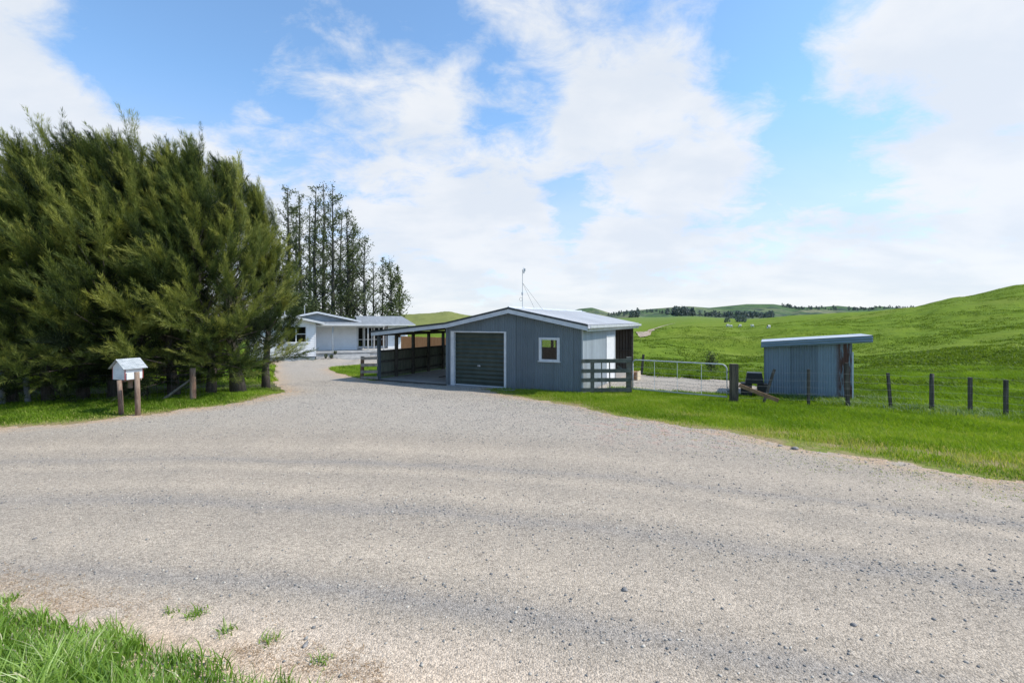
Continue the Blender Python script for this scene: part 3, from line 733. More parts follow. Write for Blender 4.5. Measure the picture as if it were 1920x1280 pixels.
# ------------------------------------------------------------------ conifers
WIND = np.array([-.30, -.05, .52])
def conifer(seed, h, rad, lean, base=.13, thick=.13):
    r = np.random.default_rng(seed)
    ts = np.linspace(0, 1, 9)
    spine = np.stack([lean * ts ** 1.8 + .12 * np.sin(ts * 7 + seed), .12 * np.cos(ts * 5 + seed) - .12, ts * h * .93], 1)
    def on(t): return np.stack([np.interp(t, ts, spine[:, i]) for i in range(3)], -1)
    tr = MB()
    tr.tube(spine, [thick * (1.25 if i == 0 else 1) * (1 - .9 * a) + .012 for i, a in enumerate(ts)], 9)
    nl = 125
    tl = base + (1 - base) * (np.arange(nl) + r.random(nl)) / nl
    phi = np.arange(nl) * 2.399 + r.normal(0, .5, nl)
    prof = np.interp(tl, [0, .12, .3, .55, .8, 1.0], [.6, .9, 1.0, .82, .42, .14]) * rad * r.uniform(.5, 1.25, nl)
    el = np.interp(tl, [0, .15, .35, .7, 1], [-.18, .15, .55, .95, 1.25]) + r.normal(0, .15, nl)
    k = 9                                                          # long leaders that break the outline
    tl = np.concatenate([tl, r.uniform(.62, .9, k)]); phi = np.concatenate([phi, r.uniform(0, 6.28, k)]); prof = np.concatenate([prof, r.uniform(1.3, 2.0, k)]); el = np.concatenate([el, r.uniform(.9, 1.35, k)]); nl += k
    d0 = np.stack([np.cos(phi) * np.cos(el), np.sin(phi) * np.cos(el), np.sin(el)], 1)
    p0 = on(tl)
    PB, PD, PL, PT = [], [], [], []
    for i in range(nl):
        L = prof[i]; pts = [p0[i]]; d = d0[i].copy()
        for q in range(4):
            d = unit(d + WIND * (.03 + .15 * tl[i]) + np.array([0, 0, -.02])); pts.append(pts[-1] + d * L / 4)
        pts = np.array(pts)
        if L > .5: tr.tube(pts[:4], [.03 * L / 2 + .008, .024 * L / 2 + .006, .012 * L / 2 + .005, .006], 5, False)
        k = int(4 + 4.2 * L)
        s = .30 + .70 * r.random(k) ** .7
        b = np.stack([np.interp(s * 4, np.arange(5), pts[:, c]) for c in range(3)], 1)
        limb = r.normal(0, .26)
        dd = unit(d[None] * 1.0 + WIND[None] * (.10 + .55 * tl[i]) + r.normal(0, .36, (k, 3)) + np.array([0, 0, .34]))
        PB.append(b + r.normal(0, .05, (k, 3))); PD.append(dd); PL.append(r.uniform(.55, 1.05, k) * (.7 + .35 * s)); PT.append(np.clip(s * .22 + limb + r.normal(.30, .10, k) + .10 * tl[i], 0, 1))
    PB, PD, PL, PT = np.concatenate(PB), np.concatenate(PD), np.concatenate(PL), np.concatenate(PT)
    n = 105; m = len(PB)
    s = r.random((m, n)) ** .85; bow = WIND[None, None] * (s ** 2 * .25)[..., None] + np.array([0, 0, -.16]) * (s ** 2)[..., None]
    B = PB[:, None] + (PD[:, None] * s[..., None] + bow) * PL[:, None, None]
    rp = r.normal(size=(m, n, 3)); dr = unit(PD[:, None] * 1.0 + rp * (.50 - .24 * s)[..., None] + WIND * .12)
    B = B + rp * .022
    ln = r.uniform(.10, .22, (m, n)) * (1.15 - .45 * s); wd = r.uniform(.007, .015, (m, n))
    ti = np.clip(PT[:, None] + .34 * (s - .45) + r.normal(0, .06, (m, n)), 0, 1)  # yellower tips; inner needles darkened, crown shade put into the tint
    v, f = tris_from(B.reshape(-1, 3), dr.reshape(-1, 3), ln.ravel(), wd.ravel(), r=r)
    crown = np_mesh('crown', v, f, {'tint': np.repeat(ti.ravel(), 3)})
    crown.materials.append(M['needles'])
    return tr, crown
variants = [conifer(101, 7.6, 2.15, -.5, .07), conifer(102, 8.1, 2.2, -.45, .11, .22), conifer(103, 7.2, 2.0, -.4, .06), conifer(104, 8.0, 2.3, -.55, .07), conifer(105, 7.0, 1.2, -.3, .20, .12)]
tmeshes = []
for tr, cr in variants:
    o = tr.build('trunk', M['bark'], None, True); tmeshes.append((o.data, cr)); bpy.data.objects.remove(o)
def plant(px, py, var, top, lab, rz=0.0, D=None, sx=1.0):
    y0_ = 0; x, y = pix(px, py) if D is None else ((px - CX) / F * D, D)
    z = tz(x, y)
    e = empty('conifer_tree', (x, y, z - .05), R(rz), lab, 'tree', 'windblown conifers in the row on the left')
    hh = [7.6, 8.1, 7.2, 8.0, 7.0][var]; want = CAM_H + (HY - top) / F * y - z
    s = want / (hh * 1.09); e.scale = (s * sx, s * sx, s)
    tm, cm = tmeshes[var]
    link('trunk', tm, None, e); link('crown', cm, None, e)
    return e
plant(503, 727, 4, 335, 'slender conifer nearest the driveway, at the right end of the row', 40, sx=1.0)
plant(446, 735, 1, 272, 'thick-trunked conifer second from the driveway end of the row', -14)
plant(392, 737, 0, 262, 'conifer behind the red-brown fence post, third from the driveway', 22)
plant(338, 739, 2, 245, 'conifer rising between the letterbox and the red-brown fence post', -20)
plant(278, 741, 3, 238, 'conifer standing just right of the white letterbox', 8)
plant(214, 744, 1, 232, 'conifer rising directly behind the white letterbox', 28)
plant(156, 747, 0, 236, 'conifer just left of the white letterbox', -24)
plant(98, 750, 3, 246, 'conifer standing by the grey leaning fence post', 34)
plant(28, 753, 2, 292, 'conifer by the grey post at the left picture edge', 16)
plant(-50, 757, 3, 300, 'leftmost conifer, its trunk beyond the left picture edge', -8)
plant(-140, 762, 1, 300, 'conifer whose sprays enter from beyond the left picture edge', 5)
plant(300, 0, 2, 300, 'conifer behind the row, seen through the gap right of the letterbox', 50, D=19.5)
plant(120, 0, 3, 290, 'conifer behind the row toward the left, half hidden by nearer trees', 70, D=18.5)
# bright undergrowth between the trunks
def bush(px, D, w, h, n, lab, mat='bush', tb=.55, name='shrub', group='shrubs beneath the conifers', leaf=.09):
    x = (px - CX) / F * D; r = np.random.default_rng(int(px * 3 + D)); z = tz(x, D)
    c = unit(r.normal(size=(n, 3))) * (r.random((n, 1)) ** .45) * np.array([w, w * .8, h * .55]) + np.array([0, 0, h * .5])
    c[:, 2] = np.maximum(c[:, 2], .02)
    c += (fbm(c[:, 0] * 3 + px, c[:, 1] * 3, 3, 2)[:, None] - .5) * .3
    v, f = leaf_quads(c, np.array([[0, 0, .5]]), r.uniform(.6, 1.4, n) * leaf, r.uniform(.5, .9, n) * leaf, r)
    t = np.clip(r.normal(tb, .2, n) + .2 * (c[:, 2] / h - .5), 0, 1)
    o = link(name, np_mesh(name, v, f, {'tint': np.repeat(t, 4)}), M[mat]); o.location = (x, D, z)
    return tag(o, lab, 'shrub', group)
for px, D, w, h, lab in [(300, 19.8, .9, 1.9, 'tall sunlit shrub glimpsed just right of the letterbox roof'), (360, 20.0, .7, 1.6, 'sunlit shrub glimpsed left of the red-brown post'), (410, 19.6, .9, 1.4, 'leafy shrub glimpsed between the third and second conifer trunks'),
                         (190, 19.5, .8, 1.1, 'low sunlit shrub glimpsed left of the letterbox'), (128, 19.2, .9, .9, 'low shrub glimpsed behind the grey leaning post'), (470, 19.6, .6, .8, 'small shrub at the foot of the last two conifers')]:
    bush(px, D, w, h, 1400, lab)

# ------------------------------------------------------------------ poplars behind the house
def poplar(seed, h, rad, dens=1.0, leaf=.22, bare=.12, tb=.4, up=.9):
    r = np.random.default_rng(seed); tr = MB()
    ts = np.linspace(0, 1, 8); sp = np.stack([np.cumsum(r.normal(0, .06, 8)), np.cumsum(r.normal(0, .06, 8)), ts * h], 1)
    tr.tube(sp, [.24 * (1 - .93 * a) * h / 17 + .02 for a in ts], 7)
    on = lambda t: np.array([np.interp(t, ts, sp[:, i]) for i in range(3)])
    LC, LT = [], []
    nb = int(70 * dens) + 20
    for i in range(nb):
        t = bare + (1 - bare) * ((i + r.random()) / nb)
        L = rad * np.interp(t, [0, .15, .4, .75, 1], [.8, 1.0, .9, .55, .2]) * r.uniform(.35, 1.4)
        a = r.uniform(0, 6.28); e = up * r.uniform(.55, 1.15)
        d = np.array([math.cos(a) * math.cos(e), math.sin(a) * math.cos(e), math.sin(e)]); p = on(t)
        pts = [p, p + d * L * .5 + np.array([0, 0, -.04 * L]), p + d * L + np.array([0, 0, .10 * L])]
        tr.tube(pts, [.045 * L / 2 + .012, .02 * L / 2 + .01, .008], 4, False)
        k = int(r.uniform(16, 60) * L * dens * r.choice([.15, .6, 1.2, 1.7]))
        s = r.uniform(.15, 1.1, k); c = p + d * (s * L)[:, None] + r.normal(0, .17, (k, 3)) * (.6 + L * .25)
        nc = r.random() ; LC.append(c); LT.append(np.clip(r.normal(tb, .2, k) + (nc - .5) * .3, 0, 1))
    c = np.concatenate(LC); t = np.concatenate(LT); n = len(c)
    v, f = leaf_quads(c, np.array([[0, 0, -.1]]), r.uniform(.6, 1.4, n) * leaf, r.uniform(.4, .8, n) * leaf, r)
    me = np_mesh('crown', v, f, {'tint': np.repeat(t, 4)}); me.materials.append(M['leaves'])
    return tr, me
def place_poplar(px, D, top, seed, rad, lab, group='tall thin trees behind the house', **kw):
    x = (px - CX) / F * D; z = tz(x, D); h = CAM_H + (HY - top) / F * D - z
    tr, cr = poplar(seed, h, rad, **kw)
    e = empty('poplar_tree', (x, D, z), 0, lab, 'tree', group)
    tr.build('trunk', M['bark2'], e, True); link('crown', cr, None, e)
for i, (px, D, top, rad, dens, lab) in enumerate([
    (543, 58, 356, 2.3, 1.1, 'tall thin tree farthest left, rising out of the conifer edge'), (568, 62, 366, 2.0, .9, 'tall thin tree second from the left behind the house'),
    (592, 57, 350, 2.2, .8, 'tall thin tree with split leafy top above the house gable'), (609, 60, 345, 2.0, .9, 'tallest thin tree, above the gable peak'), (625, 56, 352, 2.2, .95, 'tall thin tree with stout dark trunk right of the gable peak'),
    (650, 58, 392, 2.3, .95, 'mid-height thin tree in the middle of the row behind the verandah'), (664, 61, 420, 2.2, .9, 'thin tree second from the sparse right end of the row'), (684, 57, 448, 2.2, .6, 'sparse bare-limbed tree at the right end of the tall row'), (700, 63, 492, 1.7, .4, 'short wispy tree right of the sparse tree')]):
    place_poplar(px, D, top, 300 + i, rad * 1.4, lab, dens=dens * .85, leaf=.2, tb=.5)
for i, (px, D, top, rad, dens, lab) in enumerate([(556, 70, 395, 2.6, 1.0, 'farther thin tree filling the gap at the left of the tall row'), (580, 72, 385, 2.6, 1.0, 'farther thin tree behind the left part of the tall row'), (638, 71, 398, 2.8, 1.0, 'farther thin tree behind the stout dark trunk'), (656, 73, 440, 2.6, .9, 'farther thin tree behind the right part of the tall row')]):
    place_poplar(px, D, top, 360 + i, rad * 1.15, lab, dens=dens * .6, leaf=.2, tb=.5)
for i, (px, D, top, rad, dens, lab) in enumerate([(714, 64, 484, 1.5, 1.0, 'leafy young tree left of the detached pair by the hill'), (731, 60, 486, 2.3, 1.5, 'bushier young tree in the middle of the detached clump'), (748, 62, 500, 1.9, 1.4, 'rightmost young tree of the detached clump above the house roof')]):
    place_poplar(px, D, top, 330 + i, rad, lab, 'young trees above the house roof', dens=dens * .42, leaf=.25, tb=.55, up=1.0, bare=.08)
for px, D, w, h, n, lab in [(560, 54, 3.0, 6.2, 5000, 'dark evergreen bush behind the left end of the house roof'), (588, 55, 2.0, 4.4, 2600, 'dark round bush behind the house gable'), (640, 55, 2.6, 3.6, 3000, 'dark undergrowth bush behind the verandah roof'), (676, 57, 2.2, 3.0, 1800, 'dark bush behind the right wing roof'), (736, 58, 2.0, 3.6, 700, 'dark bush at the foot of the detached young trees')]:
    bush(px, D, w, h, n, lab, 'leaves', .25, 'dark_bush', 'dark bushes behind the house', .26)

# ------------------------------------------------------------------ garage
g = empty('garage', (G0[0], G0[1], 0), -AZ, 'blue-grey corrugated iron garage with dark green roller door and lean-to carport', 'garage')
W, DEP, EAVE, RIDGE = 5.67, 8.5, 2.50, 3.08
top = lambda x: EAVE + (RIDGE - EAVE) * (1 - abs(x - W / 2) / (W / 2)) - .05
fw = lambda u, o, w: (u, -o, w)
DL, DR, DT = .15, 2.60, 2.18          # roller door opening
WL, WR, WB, WT = 4.02, 4.80, 1.14, 2.0  # window opening
b = MB()
for u0, u1, lo, hi in ((0, DL, lambda u: 0, top), (DL, DR, lambda u: DT, top), (DR, WL, lambda u: 0, top), (WL, WR, lambda u: 0, lambda u: WB), (WL, WR, lambda u: WT, top), (WR, W, lambda u: 0, top)):
    b.corr(u0, u1, lo, hi, fw)
b.build('wall', M['iron_blue'], g)
b = MB()
SD0, SD1, BAY0, BAY1 = 3.15, 4.50, 4.72, 8.28
side = lambda u, o, w: (W + o, u, w)
b.corr(0, SD0, lambda u: 0, lambda u: EAVE - .04, side); b.corr(SD0, SD1, lambda u: 2.0, lambda u: EAVE - .04, side); b.corr(SD1, BAY0, lambda u: 0, lambda u: EAVE - .04, side)
b.corr(BAY0, DEP, lambda u: 2.2, lambda u: EAVE - .04, side)
b.build('wall', M['iron_side'], g)['label'] = 'pale sunlit side wall'
b = MB()
lft = lambda u, o, w: (-o, u, w)
b.corr(0, DEP, lambda u: 0, lambda u: EAVE - .05, lft)
bw = lambda u, o, w: (u, DEP + o, w)
b.corr(0, .45, lambda u: 0, top, bw); b.corr(.45, 1.5, lambda u: 0, lambda u: 1.12, bw); b.corr(.45, 1.5, lambda u: 1.95, top, bw); b.corr(1.5, W, lambda u: 0, top, bw)
b.build('wall', M['iron_blue'], g)['label'] = 'rear and carport side walls'
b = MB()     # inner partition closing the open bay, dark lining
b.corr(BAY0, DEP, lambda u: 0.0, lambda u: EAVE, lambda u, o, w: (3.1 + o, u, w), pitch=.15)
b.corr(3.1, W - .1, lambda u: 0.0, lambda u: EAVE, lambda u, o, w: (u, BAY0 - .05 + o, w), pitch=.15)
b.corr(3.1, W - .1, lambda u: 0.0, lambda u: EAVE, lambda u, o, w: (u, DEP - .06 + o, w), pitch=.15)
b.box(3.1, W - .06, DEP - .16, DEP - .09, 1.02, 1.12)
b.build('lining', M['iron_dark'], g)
b = MB(); b.box(.02, W - .02, .02, DEP - .02, -.12, .03); b.build('floor', M['concrete'], g)
b = MB(); b.box(W - .09, W + .02, DEP - .13, DEP - .02, 0, 2.2); b.build('post', M['timber_dark'], g)
b = MB(); b.box(W - .06, W + .014, BAY0, BAY0 + .09, 0, 2.2); b.build('post', M['timber_dark'], g)
# roof
OV, OVF = .26, .22
sl = (RIDGE - EAVE) / (W / 2)
b = MB()
rz_ = lambda x: RIDGE - abs(x - W / 2) * sl
for sgn in (1, -1):
    n = 470; x1 = W + OV if sgn > 0 else -.12
    base = len(b.v)
    for i in range(n + 1):
        y = -OVF + (DEP + 2 * OVF) * i / n; o = .009 * math.cos(2 * math.pi * y / .076)
        b.v += [(W / 2, y, RIDGE + o + .03), (x1, y, rz_(x1) + o + .03)]
    for i in range(n):
        q = base + 2 * i; b.f.append((q, q + 2, q + 3, q + 1) if sgn < 0 else (q, q + 1, q + 3, q + 2))
b.build('roof', M['roof'], g)
b = MB(); b.beam((W/2 - .13, -OVF - .01, RIDGE + .022), (W/2 - .13, DEP + OVF, RIDGE + .022), .28, .014, (-sl, 0, 1)); b.beam((W/2 + .13, -OVF - .01, RIDGE + .022), (W/2 + .13, DEP + OVF, RIDGE + .022), .28, .014, (sl, 0, 1))
b.tube([(W/2, -OVF - .012, RIDGE + .055), (W/2, DEP + OVF, RIDGE + .055)], .03, 8)
b.build('ridge_cap', M['galvroof'], g)
# bargeboards: pale board under a dark flashing
def barge(x0, x1, z0, z1, y, hh, name, mat, off=0.0, th=.03):
    q = MB(); q.prism([(x0, z0), (x1, z1), (x1, z1 - hh), (x0, z0 - hh)], lambda p: (p[0], y - th + off, p[1]), lambda p: (p[0], y + off, p[1])); return q.build(name, mat, g)
CL, CZ = -3.88, 2.10      # carport edge
barge(W / 2, W + OV, RIDGE - .02, rz_(W + OV) - .02, -OVF, .16, 'bargeboard', M['fascia'])
barge(0, W / 2, rz_(0) - .02, RIDGE - .02, -OVF, .16, 'bargeboard', M['fascia'])
barge(W / 2, W + OV + .01, RIDGE + .05, rz_(W + OV) + .05, -OVF, .075, 'flashing', M['flash'], -.031, .012)
barge(0, W / 2, rz_(0) + .05, RIDGE + .05, -OVF, .075, 'flashing', M['flash'], -.031, .012)
barge(CL, 0, CZ - .0, rz_(0) - .02, -OVF, .15, 'bargeboard', M['fascia'])
barge(CL - .01, 0, CZ + .07, rz_(0) + .05, -OVF, .075, 'flashing', M['flash'], -.031, .012)
# gutter along right eave
b = MB(); gx, gz = W + OV + .005, rz_(W + OV) - .035
b.prism([(0, .05), (0, -.05), (.02, -.085), (.09, -.085), (.115, -.05), (.115, .04), (.105, .04), (.1, -.045), (.08, -.07), (.03, -.07), (.012, -.045), (.012, .05)], lambda p: (gx + p[0], -OVF - .02, gz + p[1]), lambda p: (gx + p[0], DEP + OVF, gz + p[1]))
b.build('gutter', M['galv'], g)
MB().box(W + OV - .03, W + OV - .004, -OVF + .005, DEP + OVF - .01, gz - .17, gz + .0).build('fascia', M['white'], g)
b = MB(); b.box(W + .03, W + OV - .032, -OVF + .03, DEP + OVF, gz - .10, gz - .085); b.build('soffit', M['trim'], g)
# roller door
b = MB(); n = 26
base = len(b.v)
for i in range(n * 4 + 1):
    z = .03 + (DT - .03) * i / (n * 4); o = .020 * math.cos(2 * math.pi * i / 8)
    b.v += [(DL + .1, .10 - o, z), (DR - .05, .10 - o, z)]
for i in range(n * 4): q = base + 2 * i; b.f.append((q, q + 1, q + 3, q + 2))
rd_ = b.build('roller_door', M['roller'], g)
b = MB(); b.box(1.33, 1.37, .055, .087, .80, .86); b.box(1.40, 1.44, .055, .087, .80, .86); b.box(1.33, 1.44, .05, .06, .842, .858); b.build('handle', M['galv'], rd_)
b = MB(); b.box(DL + .05, DR - .03, .06, .14, .0, .06); b.build('bottom_rail', M['fascia'], rd_)
b = MB(); b.box(DL - .03, DL + .13, -.035, .09, 0, DT + .02); b.box(DR - .05, DR + .04, -.035, .09, 0, DT + .02); b.box(DL + .13, DR - .05, -.03, .09, DT - .03, DT + .02)
b.build('door_frame', M['trim'], g)
b = MB(); b.box(DL - .05, DR + .5, -.34, -.02, -.08, .015); b.build('threshold', M['concrete'], g)
# window
w_ = MB(); fr = .085
w_.box(WL - .02, WL + fr, -.045, .04, WB, WT); w_.box(WR - fr, WR + .02, -.045, .04, WB, WT); w_.box(WL + fr, WR - fr, -.045, .04, WT - fr, WT); w_.box(WL + fr, WR - fr, -.045, .04, WB, WB + fr * .7)
win = w_.build('window', M['trim'], g)
MB().box(WL + fr, WR - fr, 0, .006, WB + fr * .7, WT - fr).build('pane', M['glass'], win)
MB().box(WL - .05, WR + .05, -.075, .0, WB - .04, WB - .002).build('sill', M['trim'], win)
w_ = MB(); w_.box(.43, .60, DEP - .02, DEP + .05, 1.1, 1.97); w_.box(1.42, 1.52, DEP - .02, DEP + .05, 1.1, 1.97); w_.box(1.14, 1.29, DEP - .02, DEP + .05, 1.1, 1.97); w_.box(.60, 1.42, DEP - .02, DEP + .05, 1.1, 1.13); w_.box(.60, 1.42, DEP - .02, DEP + .05, 1.94, 1.97)
win2 = w_.build('window', M['timber_dark'], g); win2['label'] = 'rear window seen through the front one'
MB().box(.60, 1.42, DEP + .005, DEP + .01, 1.13, 1.94).build('pane', M['glass'], win2)
# side door
dr_ = MB().box(W - .01, W + .03, SD0 + .08, SD1 - .08, .03, 1.93).build('door', M['white'], g)
b = MB(); b.box(W - .02, W + .045, SD0, SD0 + .08, 0, 2.0); b.box(W - .02, W + .045, SD1 - .08, SD1, 0, 2.0); b.box(W - .02, W + .045, SD0 + .08, SD1 - .08, 1.93, 2.0); b.build('frame', M['white'], dr_)
b = MB(); b.tube([(W + .03, SD1 - .16, .98), (W + .075, SD1 - .16, .98)], .012, 8); b.tube([(W + .07, SD1 - .16, .98), (W + .09, SD1 - .16, .98)], [.03, .02], 10); b.build('handle', M['galv'], dr_)
MB().box(W - .03, W + .02, -.008, .04, 0, EAVE - .03).build('flashing_or_lit_edge', M['iron_side'], g)
# carport
b = MB(); csl = (rz_(0) - CZ) / (0 - CL); n = 400; base = len(b.v); CD = 7.0
for i in range(n + 1):
    y = -OVF + (CD + OVF) * i / n; o = .009 * math.cos(2 * math.pi * y / .076)
    b.v += [(CL, y, CZ + .045 + o), (-.02, y, rz_(0) + .028 + o)]
for i in range(n): q = base + 2 * i; b.f.append((q, q + 1, q + 3, q + 2))
b.build('carport_roof', M['galvroof'], g)
b = MB(); b.beam((CL + .18, -.02, CZ - .09), (CL + .18, CD, CZ - .09), .07, .14)
b.build('carport_beam', M['timber_dark'], g)
b = MB()
for k in range(6): b.beam((CL + .02, .05 + k * 1.36, CZ - .0 + .0), (-.03, .05 + k * 1.36, rz_(0) - .05), .05, .09)
b.build('rafters', M['timber_dark'], g)
for k, t_ in enumerate((0.0, 1.18, 2.43, 3.70, 5.0, 6.25)):
    MB().box(CL + .12, CL + .24, t_, t_ + .12, -.05, CZ - .16 + .012 * 0).build('carport_post', M['carpost'] if k == 0 else M['timber_dark'], g)
MB().box(CL + .05, -.03, -.12, CD, -.12, .035).build('carport_slab', M['concrete'], g)
MB().box(-.12, -.02, -.02, .06, 0, EAVE - .08).build('corner_board', M['iron_blue'], g)
b = MB(); b.box(CL + .05, 0, -.20, -.13, -.08, .05); b.build('slab_edge', M['timber_dark'], g)
# paling side fence of the carport
pf = empty('paling_fence', (*gl(CL + .06, 0), 0), -AZ, 'low weathered paling fence closing the left side of the carport', 'fence')
b = MB(); y = .14; rb = random.Random(4)
while y < 6.9:
    b.box(-.012, .008, y, y + .138, .06, 1.26 + rb.uniform(-.01, .01)); y += .145
b.build('paling', M['paling'], pf)
for z in (.22, .74, 1.2): MB().box(.010, .055, .12, 6.9, z, z + .09).build('rail', M['timber_dark'], pf)
# sticks on the carport floor
for k, (e, t_, a, L) in enumerate([(-1.5, 1.9, .4, .5), (-1.1, 2.2, 1.2, .35)]):
    x, y = gl(e, t_); o = empty('stick', (x, y, .05), a, ['longer dark stick lying on the carport slab', 'short dark stick on the carport slab near the garage wall'][k], 'stick', 'sticks on the carport slab')
    MB().tube([(-L/2, 0, 0), (0, .04, .02), (L/2, -.02, .0)], [.02, .025, .012], 6).build('stem', M['timber_dark'], o); MB().tube([(0, .04, .02), (L*.2, .2, .03)], [.015, .008], 5).build('twig', M['timber_dark'], o)

# ------------------------------------------------------------------ antenna on the roof
ax, ay = gl(W / 2, 1.05)
an = empty('antenna', (ax, ay, RIDGE + .06), -AZ, 'slim wireless antenna mast with small grey dish on the garage ridge', 'antenna')
Hm = 1.52
b = MB(); b.tube([(0, 0, -.03), (0, 0, Hm)], .012, 8); b.build('mast', M['dish'], an)
b = MB(); b.box(-.07, .07, -.07, .07, -.03, .005); b.build('base_plate', M['galv'], an)
b = MB(); n = 14
ringc = []
for i, (rr2, dx) in enumerate([(0.002, 0), (.05, .008), (.1, .03), (.135, .055)]):
    for k in range(n):
        a = 2 * math.pi * k / n; b.v.append((.06 + dx * -0.6 + .03, rr2 * math.cos(a) * .75, Hm - .02 + rr2 * math.sin(a) * 1.05))
for i in range(3):
    for k in range(n): b.f.append((i*n + k, i*n + (k+1) % n, (i+1)*n + (k+1) % n, (i+1)*n + k))
dsh = b.build('dish', M['dish'], an); dsh.location = (0, 0, 0)
b = MB(); b.tube([(0, 0, Hm - .03), (.09, 0, Hm - .02)], .012, 6); b.box(.06, .13, -.03, .03, Hm - .06, Hm + .04); b.build('bracket', M['dish'], dsh)
MB().box(-.03, .02, -.03, .03, .50, .62).build('cable_box', M['dish'], an)
b = MB(); b.tube([(-.07 + .06 * math.cos(a), 0, .34 + .075 * math.sin(a)) for a in np.linspace(0, 6.28, 17)], .005, 5); b.build('cable_loop', M['black'], an)
for sx in (-.12, .25): MB().tube([(0, 0, 1.0), (sx, 1.55, -.02 - abs(sx) * sl)], .006, 5).build('stay', M['wire'], an)

# ------------------------------------------------------------------ house
HA = R(-22); hx, hyD = -15.54, 38.0
hz0 = tz(hx, hyD)
ho = empty('house', (hx, hyD, -.53), -HA, 'white weatherboard bungalow with low pale roof and deep verandah', 'house')
fput = lambda yy: (lambda u, o, w: (u, yy - o, w))
def wall_with_holes(u0, u1, z0, z1, holes, put):
    m = MB(); xs = sorted({u0, u1, *[h[0] for h in holes], *[h[1] for h in holes]})
    for a, c in zip(xs[:-1], xs[1:]):
        hs = sorted([h for h in holes if h[0] <= a + 1e-6 and h[1] >= c - 1e-6], key=lambda h: h[2]); z = z0
        for h in hs:
            if h[2] > z: m.boards(a, c, z, h[2], put)
            z = h[3]
        if z < z1: m.boards(a, c, z, z1, put)
    return m
def window_h(parent, u0, u1, z0, z1, y, mull=(), trans=(), fr=.07, label=None):
    m = MB(); m.box(u0, u0 + fr, y - .05, y + .03, z0, z1); m.box(u1 - fr, u1, y - .05, y + .03, z0, z1); m.box(u0 + fr, u1 - fr, y - .05, y + .03, z1 - fr, z1); m.box(u0 + fr, u1 - fr, y - .05, y + .03, z0, z0 + fr)
    for q in mull: m.box(q - .035, q + .035, y - .045, y + .025, z0 + fr, z1 - fr)
    for (a, c, q) in trans: m.box(a, c, y - .04, y + .02, q - .025, q + .025)
    o = m.build('window', M['white'], parent)
    MB().box(u0 + fr, u1 - fr, y + .026, y + .032, z0 + fr, z1 - fr).build('pane', M['glass'], o)
    MB().box(u0 - .06, u1 + .06, y - .1, y - .0, z0 - .05, z0 - .004).build('sill', M['white'], o)
    if label: o['label'] = label
    return o
# left wing
LWX, LP = -4.6, -1.9
wing_top = lambda u: 2.95 + .5 * (1 - abs(u - LP) / 2.5)
H1 = (-2.1, -.66, 1.40, 2.70)
m = wall_with_holes(LWX, -.0, .32, 2.82, [H1], fput(0))
m.prism([(LWX, 2.82), (0, 2.82), (0, 2.93), (LP, 3.42), (LWX, 2.93)], lambda p: (p[0], -.004, p[1]), lambda p: (p[0], .08, p[1]))
m.boards(0, 5.2, .32, 2.82, lambda u, o, w: (0 + o, u, w)); m.build('wall', M['board'], ho)['label'] = 'front wing weatherboard wall'
MB().box(LWX, -.03, .01, .12, -.1, .32).build('foundation', M['gablegrey'], ho)
MB().box(-.07, .025, -.03, .06, .30, 2.84).build('corner_board', M['white'], ho)
window_h(ho, *H1, 0, mull=(-1.42,), trans=((-1.385, -.73, 2.08),))
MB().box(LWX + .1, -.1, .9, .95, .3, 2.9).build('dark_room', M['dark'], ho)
def slope(name, pts, th, mat, par=ho):
    m = MB(); m.prism([0, 1, 2, 3], lambda i: Vector(pts[i]), lambda i: Vector(pts[i]) + Vector((0, 0, th))); return m.build(name, mat, par)
M['houseroof'] = simple('grey corrugated house roof', (.20, .212, .22), (.28, .293, .30), 1.2, .5, (6, .4, 1), dirt=(.14, .145, .15))
slope('roof', [(LP, -.5, 3.50), (.62, -.5, 2.93), (.62, 5, 2.93), (LP, 5, 3.50)], .05, M['houseroof'])
slope('roof', [(LP, -.5, 3.50), (LP, 5, 3.50), (-5.0, -.5 + 5.5, 2.93), (-5.0, -.5, 2.93)], .05, M['houseroof'])
def strip(x0, z0, x1, z1, y, hh, mat, name='bargeboard'):
    m = MB(); m.prism([(x0, z0), (x1, z1), (x1, z1 - hh), (x0, z0 - hh)], lambda p: (p[0], y - .03, p[1]), lambda p: (p[0], y, p[1])); return m.build(name, mat, ho)
strip(LP, 3.57, .64, 3.0, -.5, .17, M['white']); strip(-5.0, 3.0, LP, 3.57, -.5, .17, M['white'])
# big gable behind
GY2 = 2.4
m = MB(); m.prism([(-3.1, 3.0), (3.3, 3.0), (.1, 3.72)], lambda p: (p[0], GY2, p[1]), lambda p: (p[0], GY2 + .1, p[1])); m.build('gable', M['gablegrey'], ho)
slope('roof', [(.1, GY2 - .35, 3.82), (3.6, GY2 - .35, 3.04), (3.6, 9, 3.04), (.1, 9, 3.82)], .05, M['houseroof'])
slope('roof', [(.1, GY2 - .35, 3.82), (.1, 9, 3.82), (-3.5, 9, 3.02), (-3.5, GY2 - .35, 3.02)], .05, M['houseroof'])
strip(.1, 3.89, 3.62, 3.11, GY2 - .35, .15, M['white']); strip(-3.5, 3.1, .1, 3.89, GY2 - .35, .15, M['white'])
m = MB(); m.box(.2, 3.3, GY2 + .12, GY2 + .2, .6, 3.0); m.build('dark_room', M['dark'], ho)
